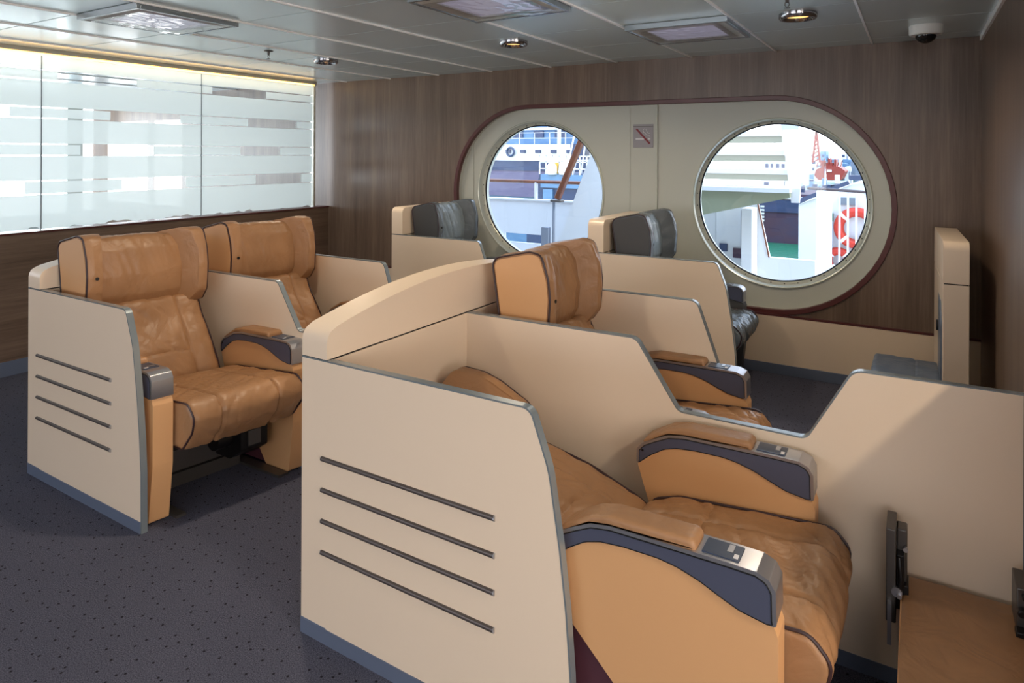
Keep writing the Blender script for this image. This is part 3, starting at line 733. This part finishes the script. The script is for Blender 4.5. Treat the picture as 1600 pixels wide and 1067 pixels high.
        for yy in (L0 + 0.012, L1 - 0.012):
            pts = [(p.x, yy, p.y) for p in lp if (p - bb).dot(nrm) > -0.06]
            # open polyline on the front edge
            pts.sort(key=lambda q: (Vector((q[0], q[2])) - bb).dot(d))
            pp = [q for q in pts]
            if len(pp) > 6:
                fr = [q for q in pp if (Vector((q[0], q[2])) - bb).dot(nrm) > -0.045]
                b = new_bm(); tube(b, fr, 0.0042, 6); obj('piping', fb(b), M_piping, back)
    cf = ax + 0.105; cr_ = ax - 0.50
    if 'cush' in parts:
        zt = cush_z
        pc = roundpoly([(cr_, zt - 0.19), (cr_, zt - 0.07), (cr_ + 0.10, zt - 0.035), (cf - 0.22, zt - 0.012), (cf - 0.05, zt), (cf, zt - 0.055), (cf - 0.015, zt - 0.12), (cf - 0.085, zt - 0.205), (cf - 0.16, zt - 0.205)], [0.03, 0.05, 0.1, 0.1, 0.05, 0.05, 0.06, 0.02, 0.02], 6)
        Y0c, Y1c = 0.138, 0.652
        def dq(x, y, z, t, n):
            o = 0.010 * math.sin(PI * t) ** 0.6 * (1 if n.y > 0.1 or n.x > 0.3 else 0)
            if n.y > 0.15 or n.x > 0.3:
                o += groove(y, Y0c + 0.13, 0.007, 0.010) + groove(y, Y1c - 0.13, 0.007, 0.010)
                if n.y > 0.5: o += groove(x, cr_ + 0.22, 0.007, 0.010)
                o -= 0.0065 * crinkle * fold(Vector((x * 15 + y * 9 + seed, y * 3.2, z * 4)))
                o += 0.004 * noise.noise(Vector((x * 13 + seed, y * 13, z * 13)))
            return o
        b = new_bm(); cushion(b, pc, Y0c, Y1c, 0.022, 130, 84, dq); cu = obj('seat_cushion', fb(b), mt, root, smooth=True)
        for yy in (Y0c + 0.007, Y1c - 0.007):
            lp = offset_loop(pc, 100, -0.0035); b = new_bm(); tube(b, [(p.x, yy, p.y) for p in lp], 0.0042, 6, closed=True); obj('piping', fb(b), M_piping, cu)
        # seat pan, motor and base rails
        b = new_bm(); box(b, cr_ + 0.04, cf - 0.18, 0.16, 0.63, zt - 0.235, zt - 0.20); obj('seat_pan', fb(b), M_dark, root)
        b = new_bm(); prism(b, roundpoly([(cf - 0.40, 0.10), (cf - 0.28, 0.10), (cf - 0.20, 0.15), (cf - 0.20, 0.26), (cf - 0.24, zt - 0.21), (cf - 0.44, zt - 0.21)], 0.02, 4), 'y', 0.47, 0.60)
        cyl(b, (cf - 0.30, 0.40, 0.2), (0, 1, 0), 0.045, 0.08, 20)
        mo = obj('footrest_motor', fb(b), M_dark, root, bevel=0.004)
        b = new_bm(); box(b, cf - 0.198, cf - 0.19, 0.50, 0.56, 0.17, 0.24); obj('motor_plate', fb(b), M_gunmetal, mo)
        b = new_bm()
        box(b, cr_ + 0.03, cf - 0.12, 0.60, 0.650, 0.0, 0.012); box(b, cr_ + 0.03, cf - 0.12, 0.142, 0.18, 0.0, 0.012); box(b, cr_ + 0.05, cr_ + 0.20, 0.18, 0.60, 0.0, 0.06); box(b, cr_ + 0.08, cr_ + 0.22, 0.25, 0.55, 0.08, zt - 0.23)
        obj('base_frame', fb(b), M_gunmetal, root)
    # armrests
    s0 = ax - 0.55
    cap_t = [(0.0, 0.505), (0.0, 0.552), (0.020, 0.576), (0.060, 0.598), (0.108, 0.621), (0.16, 0.630), (0.45, 0.634), (0.508, 0.633), (0.535, 0.622), (0.548, 0.600), (0.550, 0.524)]
    cap_b = [(0.535, 0.526), (0.47, 0.536), (0.43, 0.551), (0.38, 0.572), (0.33, 0.586), (0.285, 0.592), (0.20, 0.591), (0.14, 0.585), (0.10, 0.573), (0.05, 0.541), (0.012, 0.508)]
    for key, ya, yb in (('armn', 0.045, 0.130), ('armf', 0.657, 0.742)):
        if key not in parts: continue
        dx = (nearfront if (nearfront is not None and key == 'armn') else 0.0)
        sh = lambda pl, z=0: [(p[0] + s0 + dx, p[1]) for p in pl]
        body = [(0.004, 0.50), (0.02, 0.545), (0.06, 0.58), (0.12, 0.600), (0.30, 0.604), (0.45, 0.60), (0.53, 0.56), (0.553, 0.50), (0.553, 0.25), (0.525, 0.006), (0.36, 0.006), (0.20, 0.22), (0.05, 0.36)]
        b = new_bm(); prism(b, roundpoly(sh(body), 0.012, 3), 'y', ya + 0.003, yb - 0.003); ar = obj('armrest', fb(b), mflat, root, bevel=0.008, seg=3)
        poly = roundpoly(sh(cap_t + cap_b), 0.006, 2)
        b = new_bm(); prism(b, poly, 'y', ya, yb); obj('armrest_cap', fb(b), M_silver, ar, bevel=0.005, seg=3)
        # slate inlays on both cheeks
        inner = [(p.x, p.y) for p in offset_loop(sh(cap_t + [(q[0], q[1] - 0.0095) for q in cap_b]), 110, -0.009)]
        b = new_bm(); prism(b, inner, 'y', ya - 0.0015, yb + 0.0015); obj('cheek_inlay', fb(b), M_inlay, ar)
        lp = offset_loop(sh(cap_t + [(q[0], q[1] - 0.0095) for q in cap_b]), 110, -0.010)
        b = new_bm(); tube(b, [(p.x, ya - 0.001, p.y) for p in lp], 0.0016, 5, closed=True); tube(b, [(p.x, yb + 0.001, p.y) for p in lp], 0.0016, 5, closed=True); obj('cheek_seam', fb(b), M_black, ar)
        pad = [(0.010, 0.568), (0.03, 0.594), (0.06, 0.612), (0.11, 0.640), (0.16, 0.652), (0.36, 0.656), (0.372, 0.648), (0.374, 0.628), (0.16, 0.622), (0.108, 0.614), (0.06, 0.590)]
        b = new_bm(); cushion(b, roundpoly(sh(pad), 0.004, 2), ya + 0.003, yb - 0.003, 0.011, 90, 8); obj('armrest_pad', fb(b), mt, ar, smooth=True)
        b = new_bm(); box(b, s0 + dx + 0.385, s0 + dx + 0.468, ya + 0.012, yb - 0.012, 0.630, 0.6365); cp = obj('control_panel', fb(b), M_ctrl, ar)
        b = new_bm()
        zc = 0.6368; xx = s0 + dx + 0.436
        box(b, xx, xx + 0.013, yb - 0.048, yb - 0.018, zc, zc + 0.0012); box(b, xx + 0.018, xx + 0.028, ya + 0.018, ya + 0.034, zc, zc + 0.0012, 1)
        obj('switches', fb(b), [M_silver, M_signink], ar)
        # rear screw of the cap
        b = new_bm(); cyl(b, (s0 + dx + 0.022, ya - 0.0015, 0.553), (0, -1, 0), 0.004, 0.002, 10); obj('screw', fb(b), M_dark, ar)
        if not recl or key == 'armn':
            b = new_bm(); prism(b, [(s0 + dx + 0.02, 0.33), (s0 + dx + 0.06, 0.36), (s0 + dx + 0.22, 0.22), (s0 + dx + 0.36, 0.01), (s0 + dx + 0.02, 0.01)], 'y', ya + 0.012, yb - 0.012); obj('base_cover', fb(b), M_plum, ar)
    return root

G1 = 'tan leather reclining seats'; G2 = 'charcoal leather seats'
seat('recliner_seat', (-1.693, 1.476, 0), 1.440, M_tan, M_tanflat, 'fully reclined tan leather seat in the centre foreground, nearest the camera', G1, phi_head=22, recl=True, seed=3, cush_z=0.475, crinkle=1.2)
seat('recliner_seat', (-1.693, 1.476 + 0.775, 0), 1.095, M_tan, M_tanflat, 'upright tan leather seat behind the low divider, second from the camera in the arched unit', G1, ysc=0.94, crinkle=1.6, seed=9, cush_z=0.50)
seat('recliner_seat', (-3.60, 1.507, 0), 1.045, M_tan, M_tanflat, 'upright tan leather seat with visible footrest motor, left foreground', G1, shear=0.17, nearfront=-0.02, seed=5, crinkle=0.9, hx=0.165)
seat('recliner_seat', (-3.585, 1.507 + 0.745, 0), 1.045, M_tan, M_tanflat, 'upright tan leather seat half hidden by the arched partition, beside the wood window wall', G1, shear=0.17, ysc=0.95, seed=13, crinkle=0.9, hx=0.165)
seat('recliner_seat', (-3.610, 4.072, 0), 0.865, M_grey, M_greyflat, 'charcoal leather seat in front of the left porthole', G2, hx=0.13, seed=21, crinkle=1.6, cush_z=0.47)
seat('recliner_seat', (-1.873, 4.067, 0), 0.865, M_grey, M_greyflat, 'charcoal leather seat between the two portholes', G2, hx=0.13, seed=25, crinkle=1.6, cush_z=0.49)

# slate seat facing left beside the end-on partition: only its cushion stands out
t = empty('window_seat', (0.0, 0, 0)); tag(t, 'slate leather seat cushion sticking out left of the upright end-on partition', 'seat')
pc = roundpoly([(-0.21, 0.295), (-0.208, 0.345), (-0.195, 0.357), (0.10, 0.350), (0.118, 0.345), (0.118, 0.295)], [0.01, 0.02, 0.02, 0.02, 0.01, 0.01], 4)
b = new_bm(); cushion(b, pc, 4.03, 4.56, 0.02, 100, 40, lambda x, y, z, tt, n: (0.008 * math.sin(PI * tt) if n.y > 0.3 else 0) + 0.004 * noise.noise(Vector((x * 20, y * 9, z * 9))) + (groove(x, 0.0, 0.005, 0.005)))
obj('seat_cushion', b, M_blueleather, t, smooth=True)
b = new_bm(); box(b, -0.205, 0.115, 4.035, 4.55, 0.20, 0.298); obj('seat_pan', b, M_black, t)
b = new_bm(); box(b, -0.08, 0.11, 4.15, 4.50, 0.0, 0.20); obj('base_frame', b, M_gunmetal, t)
b = new_bm(); prism(b, roundpoly([(4.10, 0.36), (4.52, 0.36), (4.52, 0.70), (4.44, 0.78), (4.20, 0.78), (4.10, 0.68)], 0.03, 4), 'x', 0.110, 0.121); obj('back_pad', b, M_blueleather, t, bevel=0.004)
b = new_bm(); cyl(b, (0.10, 4.40, 0.60), (1, 0, 0), 0.03, 0.02, 20); obj('pivot_cap', b, M_black, t)

# tan footrest bench behind the tall end of the divider
t = empty('footrest_bench', (0.0, 0, 0)); tag(t, 'low tan leather footrest bench with bare metal brackets, bottom right corner', 'footrest')
pc = roundpoly([(-0.030, 0.06), (-0.030, 0.345), (0.248, 0.345), (0.248, 0.06)], [0.01, 0.012, 0.012, 0.01], 4)
b = new_bm(); cushion(b, pc, 1.35, 2.222, 0.014, 100, 30, lambda x, y, z, tt, n: (0.004 * math.sin(PI * tt) if n.y > 0.3 else 0) + 0.002 * noise.noise(Vector((x * 9, y * 9, z * 9))))
obj('seat_cushion', b, M_tan, t, smooth=True)
b = new_bm(); tube(b, [(-0.029, 1.37, 0.339), (-0.029, 2.20, 0.339)], 0.003, 6); obj('piping', b, M_tanflat, t)
b = new_bm(); box(b, -0.02, 0.25, 1.36, 2.20, 0.0, 0.065); obj('base_frame', b, M_dark, t)
b = new_bm(); box(b, -0.066, -0.042, 2.09, 2.20, 0.27, 0.525); br = obj('bracket_plate', b, M_gunmetal, t, bevel=0.003)
b = new_bm(); box(b, -0.042, -0.016, 2.13, 2.18, 0.36, 0.512); obj('hinge_body', b, M_gunmetal, br, bevel=0.004)
b = new_bm(); box(b, -0.041, -0.022, 2.10, 2.135, 0.365, 0.455); box(b, -0.044, -0.012, 2.11, 2.17, 0.30, 0.37); tube(b, [(-0.035, 2.10, 0.45), (-0.03, 2.09, 0.40), (-0.035, 2.10, 0.34)], 0.006, 8); obj('hinge_arm', b, M_dark, br, bevel=0.003)
b = new_bm(); cyl(b, (-0.040, 2.098, 0.358), (0, -1, 0), 0.013, 0.012, 18); cyl(b, (-0.034, 2.09, 0.352), (0, -1, 0), 0.006, 0.012, 12); obj('bolt', b, M_silver, br, smooth=True)
b = new_bm(); cyl(b, (-0.02, 2.125, 0.465), (0, -1, 0), 0.006, 0.012, 12); obj('bolt', b, M_silver, br, smooth=True)
b = new_bm(); box(b, -0.062, -0.052, 2.07, 2.09, 0.22, 0.33); obj('blade', b, M_silver, br)
b = new_bm(); box(b, 0.222, 0.250, 2.10, 2.2, 0.30, 0.455); br2 = obj('bracket_plate', b, M_gunmetal, t, bevel=0.003)
b = new_bm(); box(b, 0.218, 0.250, 2.07, 2.10, 0.20, 0.36); cyl(b, (0.232, 2.10, 0.40), (0, -1, 0), 0.010, 0.02, 14); cyl(b, (0.24, 2.10, 0.44), (0, -1, 0), 0.008, 0.02, 14); obj('hinge_arm', b, M_dark, br2, bevel=0.003)

# ------------------------------------------------------------------ outside: own deck
bm = new_bm(); box(bm, -9, 4, 5.17, 7.3, 0.05, 0.12); box(bm, -1.05, 4, 7.3, 9.6, 0.05, 0.12); struct(obj('ground_deck', bm, M_shipwhite))
t = empty('deck_bulwark', (0, 0, 0)); tag(t, 'white steel ship bulwark with a slotted opening outside the left porthole', 'bulwark')
bm = new_bm()
def wallseg(x0, x1, z0, z1): box(bm, x0, x1, 7.2, 7.24, z0, z1)
wallseg(-9, -4.50, 0.12, 0.955); wallseg(-4.50, -3.88, 0.12, 0.42); wallseg(-4.50, -3.88, 0.53, 0.955); wallseg(-3.88, -1.83, 0.12, 0.955); 
for x in (-5.2,): box(bm, x, x + 0.03, 7.0, 7.2, 0.12, 0.9)
box(bm, -9, -1.83, 7.17, 7.25, 0.955, 0.975)
obj('plating', bm, M_shipwhite, t, bevel=0.002)
t = empty('deck_railing', (0, 0, 0)); tag(t, 'white railing with a varnished wooden handrail above the bulwark', 'railing')
bm = new_bm(); tube(bm, [(-8, 7.2, 1.192), (-2.9, 7.2, 1.192)], 0.022, 10); obj('handrail', bm, M_teak, t, smooth=True)
for x in (-5.2, -4.04, -3.15): bm = new_bm(); cyl(bm, (x, 7.2, 0.976), (0, 0, 1), 0.022, 0.21, 10); obj('post', bm, M_shipwhite, t)
t = empty('deck_stairs', (0, 0, 0)); tag(t, 'white ship staircase with a sloping varnished handrail seen through both portholes', 'stairs')
bm = new_bm(); bar(bm, (-3.43, 6.6, 1.04), (-2.85, 6.6, 2.32), 0.075, 0.06); obj('handrail', bm, M_teak, t, bevel=0.01)
bm = new_bm(); box(bm, -3.50, -3.36, 6.55, 6.64, 1.00, 1.03); obj('rail_bracket', bm, M_gunmetal, t, bevel=0.01)
bm = new_bm(); cyl(bm, (-3.475, 6.6, 0.12), (0, 0, 1), 0.016, 0.9, 12); box(bm, -3.62, -3.53, 6.57, 6.63, 0.12, 0.71, 0); obj('post', bm, M_palebldg, t)
bm = new_bm()
prism(bm, [(-3.62, 0.12), (-2.95, 0.12), (-2.15, 1.75), (-2.15, 2.6), (-2.62, 2.6), (-3.02, 1.62)], 'y', 6.66, 6.72); obj('stringer', bm, M_shipwhite, t)
bm = new_bm(); prism(bm, [(-2.62, 0.40), (-2.55, 0.40), (-2.10, 1.32), (-2.10, 1.12)], 'y', 6.4, 6.44); box(bm, -2.74, -2.0, 6.3, 7.0, 0.12, 0.36); obj('landing', bm, M_greysteel, t)
# treads in the right porthole
for z, x0, x1 in ((1.765, -2.1, -1.085), (1.585, -2.1, -1.055), (1.405, -2.1, -1.022)):
    bm = new_bm(); box(bm, x0, x1, 6.60, 6.85, z - 0.045, z); box(bm, x0, x1 + 0.01, 6.62, 6.85, z - 0.105, z - 0.045, 1); obj('tread', bm, [M_shipwhite, M_underside], t)
bm = new_bm(); prism(bm, [(-2.1, 1.215), (-0.99, 1.215), (-0.985, 1.15), (-1.77, 0.955), (-2.1, 0.88)], 'y', 6.5, 6.9); obj('landing_beam', bm, M_underside, t)
bm = new_bm(); box(bm, -2.1, -0.98, 6.45, 6.92, 1.195, 1.235); obj('landing_edge', bm, M_shipwhite, t)
bm = new_bm(); prism(bm, [(-1.115, 2.1), (-0.94, 2.1), (-0.90, 1.36), (-0.915, 1.10), (-0.985, 1.10)], 'y', 6.58, 6.62); obj('stringer', bm, M_shipwhite, t)
t = empty('deck_house_wall', (0, 0, 0)); tag(t, 'white steel deck wall with pillars below the staircase, right porthole', 'deck wall')
bm = new_bm(); prism(bm, [(-1.82, 0.3), (-1.82, 0.95), (-1.40, 1.05), (-1.28, 0.49), (-0.85, 0.49), (-0.85, 0.12), (-1.82, 0.12)], 'y', 7.18, 7.24); box(bm, -1.50, -1.40, 6.9, 7.2, 0.12, 1.0)
obj('plating', bm, M_shipwhite, t)
bm = new_bm(); box(bm, -1.515, -1.50, 6.95, 7.0, 0.45, 0.98); obj('dark_gap', bm, M_bluewin, t)
bm = new_bm(); bar(bm, (-1.398, 7.17, 1.06), (-1.282, 7.17, 0.49), 0.014); obj('opening_edge', bm, M_teak, t)
bm = new_bm(); box(bm, -1.78, -1.70, 7.15, 7.18, 0.52, 0.60, 0); box(bm, -1.64, -1.55, 7.15, 7.18, 0.46, 0.56, 1); obj('deck_locker', bm, [M_bluewin, M_hullred], t)
t = empty('deck_house', (0, 0, 0)); tag(t, 'white deck house with two small windows, right edge of the right porthole', 'deck house')
bm = new_bm(); box(bm, -1.045, -0.90, 8.9, 9.4, 0.12, 1.10); box(bm, -0.90, 0.6, 9.1, 9.4, 0.12, 1.10); obj('wall', bm, M_shipwhite, t)
bm = new_bm(); box(bm, -0.80, -0.72, 9.07, 9.1, 0.93, 1.02); box(bm, -0.70, -0.62, 9.07, 9.1, 0.93, 1.02); obj('window', bm, M_greysteel, t)
bm = new_bm(); box(bm, -0.952, -0.872, 9.05, 9.1, 0.72, 0.82); box(bm, -0.93, -0.893, 9.045, 9.05, 0.75, 0.79, 1); obj('muster_plate', bm, [M_greensign, M_signink], t)
t = empty('deck_railing', (0, 0, 0)); tag(t, 'white vertical bar railing with dark handrail in front of the orange lifebuoys, right porthole', 'railing')
bm = new_bm(); tube(bm, [(-1.03, 8.0, 1.175), (0.3, 8.0, 1.115)], 0.016, 8); obj('handrail', bm, mat('dark_handrail', rgb(70, 58, 60), 0.4), t, smooth=True)
for k in range(7):
    x = -0.79 + 0.082 * k; bm = new_bm(); cyl(bm, (x, 8.0, 0.12), (0, 0, 1), 0.0105, 1.02, 8); obj('post', bm, M_shipwhite, t)
bm = new_bm(); box(bm, -1.0, 0.3, 7.98, 8.02, 0.30, 0.34); obj('lower_rail', bm, M_shipwhite, t)
for i, (x, z, rr, lb) in enumerate(((-0.59, 0.655, 0.195, 'large orange red lifebuoy ring with white bands behind the railing bars'), (-0.78, 0.245, 0.115, 'small orange red lifebuoy low behind the railing bars'))):
    lb_ = empty('lifebuoy', (x * 1.037, 9.035, z)); tag(lb_, lb, 'lifebuoy', 'lifebuoys outside')
    bm = new_bm(); tube(bm, [(rr * math.cos(2 * PI * k / 40), 0, rr * math.sin(2 * PI * k / 40)) for k in range(40)], 0.058 if i == 0 else 0.05, 12, closed=True); obj('ring', bm, M_lifered, lb_, smooth=True)
    for a in (0.78, 2.36, 3.93, 5.5):
        bm = new_bm(); tube(bm, [(rr * math.cos(a + d), 0, rr * math.sin(a + d)) for d in (-0.09, 0, 0.09)], 0.061 if i == 0 else 0.053, 12); obj('band', bm, M_shipwhite, lb_)

# ------------------------------------------------------------------ outside: harbour
bm = new_bm(); box(bm, -24, 300, 9.6, 900, -3.6, -3.5); struct(obj('ground_water', bm, M_water))
# blue ship, left porthole
t = empty('blue_cargo_ship', (0, 0, 0)); tag(t, 'large blue and violet hulled ship moored beyond the left porthole', 'ship')
for nm, z0, z1, m, yy in (('lower_hull', -3.6, -0.75, M_hullblue, 30.2), ('violet_band', -0.75, 0.62, M_hullpurple, 30.0), ('navy_band', 0.62, 1.15, M_hullnavy, 29.95), ('bulwark', 1.15, 2.0, M_shipwhite, 29.9)):
    bm = new_bm(); box(bm, -26, -13, yy, 36, z0, z1); obj(nm, bm, m, t)
bm = new_bm(); box(bm, -26, -13, 31.5, 36, 2.0, 6.5); obj('deckhouse', bm, M_hullblue, t)
bm = new_bm()
for z in (2.3, 2.58): box(bm, -26, -13, 29.85, 29.92, z, z + 0.03)
for k in range(14): box(bm, -25.9 + 0.9 * k, -25.88 + 0.9 * k, 31.3, 31.36, 2.9, 3.35)
box(bm, -26, -13, 31.3, 31.36, 3.33, 3.37); box(bm, -26, -13, 31.3, 31.4, 2.80, 2.92)
for k in range(14): box(bm, -25.9 + 0.9 * k, -25.87 + 0.9 * k, 29.85, 29.92, 2.0, 2.6)
for k in range(23): box(bm, -25.8 + 0.55 * k, -25.52 + 0.55 * k, 31.46, 31.5, 3.6, 3.75)
obj('rails', bm, M_shipwhite, t)
bm = new_bm()
for k in range(14): box(bm, -25.8 + 0.9 * k, -25.5 + 0.9 * k, 29.8, 29.9, 1.55, 1.72)
for k in range(9): box(bm, -25.6 + 1.3 * k, -25.0 + 1.3 * k, 31.4, 31.5, 2.4, 2.75)
obj('window_row', bm, M_bluewin, t)
bm = new_bm(); box(bm, -15.2, -13.9, 29.0, 31.5, 3.0, 4.1); obj('white_box', bm, M_shipwhite, t)
bm = new_bm(); tube(bm, [(-18.3 + 0.22 * math.cos(2 * PI * k / 20), 29.8, 1.6 + 0.22 * math.sin(2 * PI * k / 20)) for k in range(20)], 0.06, 8, closed=True); obj('fairlead', bm, M_bluewin, t)
t = empty('harbor_tug', (0, 0, 0)); tag(t, 'smaller dark blue work boat with yellow locker in front of the large blue ship', 'boat')
bm = new_bm(); prism(bm, [(-12.75, -3.5), (-8.0, -3.5), (-8.0, 0.75), (-12.2, 0.75), (-12.75, -1.4)], 'y', 22, 25); obj('hull', bm, M_hullnavy, t)
bm = new_bm(); box(bm, -12.1, -10.2, 21.9, 22, 0.25, 0.75); box(bm, -12.0, -11.6, 21.9, 22, -1.5, 0.2); obj('plating', bm, M_hullblue, t)
bm = new_bm()
for z in (0.95, 1.2, 1.42): box(bm, -12.2, -9.0, 21.95, 22.0, z, z + 0.035)
for k in range(12): box(bm, -12.2 + k * 0.28, -12.16 + k * 0.28, 21.95, 22, 0.75, 1.45)
box(bm, -11.45, -11.35, 22, 22.1, 0.75, 3.5)
for k in range(6): bar(bm, (-11.2 + 0.3 * k, 22.3, 0.8), (-10.9 + 0.25 * k, 22.3, 2.2), 0.05)
obj('rails', bm, M_shipwhite, t)
bm = new_bm(); box(bm, -11.72, -11.36, 21.85, 22.2, 0.80, 1.2); obj('locker', bm, M_yellow, t)
bm = new_bm(); box(bm, -10.2, -9.1, 22.6, 23.4, 0.75, 2.1); box(bm, -11.2, -10.6, 22.6, 23.4, 1.3, 1.9); obj('winch', bm, M_bluewin, t)
bm = new_bm()
for x in (-11.6, -11.1): lathe(bm, [(0.001, 0.5), (0.14, 0.46), (0.23, 0.3), (0.25, 0.1), (0.2, 0.0)], (x, 21.95, 0.75), n=14)
obj('fender', bm, M_signink, t, smooth=True)
# quay and grey building beyond right porthole
t = empty('red_hulled_ship', (0, 0, 0)); tag(t, 'dark red and navy ship bow above the green water, right porthole', 'ship')
bm = new_bm(); prism(bm, [(-9.5, -3.6), (-3.6, -3.6), (-3.2, -0.6), (-9.5, -0.9)], 'y', 40, 46); obj('lower_hull', bm, M_hullred, t)
bm = new_bm(); box(bm, -9.5, -3.3, 39.9, 46, -1.75, -1.05); obj('navy_band', bm, M_hullnavy, t)
bm = new_bm(); box(bm, -8.3, -6.9, 44, 50, -0.9, 2.1); box(bm, -8.0, -7.0, 42, 44, -0.9, 0.3); box(bm, -9.4, -3.4, 39.85, 40.0, -0.98, -0.85)
box(bm, -7.9, -7.75, 42, 42.1, 2.1, 3.3); box(bm, -7.3, -7.2, 42, 42.1, 0.5, 2.6); obj('superstructure', bm, M_shipwhite, t)
bm = new_bm()
for k in range(4):
    for j in range(4): box(bm, -8.1 + 0.32 * k, -7.93 + 0.32 * k, 43.9, 44, -0.4 + 0.55 * j, -0.15 + 0.55 * j)
random.seed(4)
for k in range(26): x = -8.6 + random.random() * 5; z = -0.9 + random.random() * 0.7; box(bm, x, x + 0.25, 40.4, 40.6, z, z + 0.18)
obj('window_row', bm, M_bluewin, t)
bm = new_bm()
for k in range(5): box(bm, -7.6, -7.4, 39.8, 39.9, -1.5 - 0.2 * k, -1.4 - 0.2 * k)
obj('draft_marks', bm, M_shipwhite, t)
# red lattice vessel/crane
t = empty('red_crane_ship', (0, 0, 0)); tag(t, 'distant red vessel with a tall red mast, upper part of the right porthole', 'ship')
bm = new_bm(); prism(bm, roundpoly([(-13.6, -2.6), (-10.3, -2.6), (-9.6, -1.1), (-10.6, -0.4), (-12.6, -0.3), (-13.9, -0.9), (-14.2, -1.9)], 0.3, 4), 'y', 118, 124); obj('hull', bm, M_redlead, t)
bm = new_bm()
for (a, b_, c_, d_) in ((-13.2, -12.7, -0.5, 0.5), (-12.5, -11.5, -0.5, 0.15), (-11.3, -11.0, -0.5, 0.7), (-12.2, -11.9, 0.1, 0.9)): box(bm, a, b_, 118.5, 121, c_, d_)
for k in range(8): bar(bm, (-13.8 + 0.5 * k, 118, -0.4), (-13.6 + 0.5 * k, 118, 0.3 + 0.3 * (k % 3)), 0.12)
obj('deck_gear', bm, M_redlead, t)
bm = new_bm()
for dx in (-0.55, 0.55): bar(bm, (-14.0 + dx, 119, 0.2), (-14.0, 119, 5.6), 0.3)
for k in range(7): bar(bm, (-14.55 + 0.08 * k, 119, 0.3 + 0.65 * k), (-13.45 - 0.08 * k, 119, 0.8 + 0.65 * k), 0.2)
obj('mast', bm, M_redlead, t)
bm = new_bm(); box(bm, -13.9, -9.6, 117.8, 118, -3.0, -2.65); box(bm, -12.3, -11.6, 117.8, 118, -1.3, -0.9); obj('trim', bm, M_shipwhite, t)
# near white boats/ramp behind the railing
t = empty('white_ramp_boat', (0, 0, 0)); tag(t, 'pale boat with sloping white ramp and dark edge above the railing, right porthole', 'boat')
bm = new_bm(); prism(bm, [(-4.2, -3.5), (-0.5, -3.5), (-0.5, 0.55), (-2.2, 0.35), (-4.2, -0.55)], 'y', 30, 34); obj('hull', bm, M_shipwhite, t)
bm = new_bm(); bar(bm, (-4.3, 29.9, -0.45), (-2.3, 29.9, 0.42), 0.16); bar(bm, (-2.3, 29.9, 0.62), (-0.4, 29.9, 0.66), 0.2); obj('edge', bm, M_bluewin, t)
# city in the haze: separate blocks
random.seed(11); bd = None
names = ['tall', 'low', 'narrow', 'wide']
for k in range(48):
    row, cc = divmod(k, 8); y = 136 + row * 9 + random.random() * 1.5; x = -y * (0.03 + 0.0125 * cc + 0.004 * (row % 2)); w = y * 0.0125 - 0.5 - random.random() * 0.6; h = 1.2 + random.random() * 2.4 + row * 0.45
    bm = new_bm(); box(bm, -w / 2, w / 2, 0, 6, 0, h); rb = random.random()
    o = obj('building', bm, M_palebldg if rb < 0.55 else (M_shipwhite if rb < 0.8 else M_hullblue)); o.location = (x, y, -3.5)
    bm = new_bm()
    for a in range(int(w / 1.1)):
        for c_ in range(int(h / 1.3)): box(bm, -w / 2 + 0.35 + a * 1.1, -w / 2 + 0.95 + a * 1.1, -0.05, 0, 0.5 + c_ * 1.3, 1.1 + c_ * 1.3)
    if len(bm.verts): obj('window_grid', bm, M_bluewin, o)
    else: bm.free()
    tag(o, 'small pale harbour building in the far distance, seen through the right porthole', 'building', 'distant harbour buildings')
# small boats and clutter on the far quay
for k in range(24):
    row, cc = divmod(k, 6); y = 60 + row * 13 + random.random() * 4; x = -y * (0.06 + 0.016 * cc); w = min(0.6 + random.random() * 1.2, y * 0.007)
    bm = new_bm(); prism(bm, [(-w, 0.5), (-w * 0.8, 0), (w * 0.8, 0), (w, 0.6)], 'y', 0, 1.4); box(bm, -w * 0.4, w * 0.4, 0.2, 1.2, 0.5, 1.2 + random.random())
    if k % 2: bar(bm, (0, 0.6, 1.2), (0.1, 0.6, 3.2), 0.08)
    o = obj('moored_boat', bm, random.choice([M_shipwhite, M_shipwhite, M_bluewin, M_hullblue])); o.location = (x, y, -3.4)
    tag(o, 'small distant boat moored across the harbour, seen through the right porthole', 'boat', 'distant moored boats')
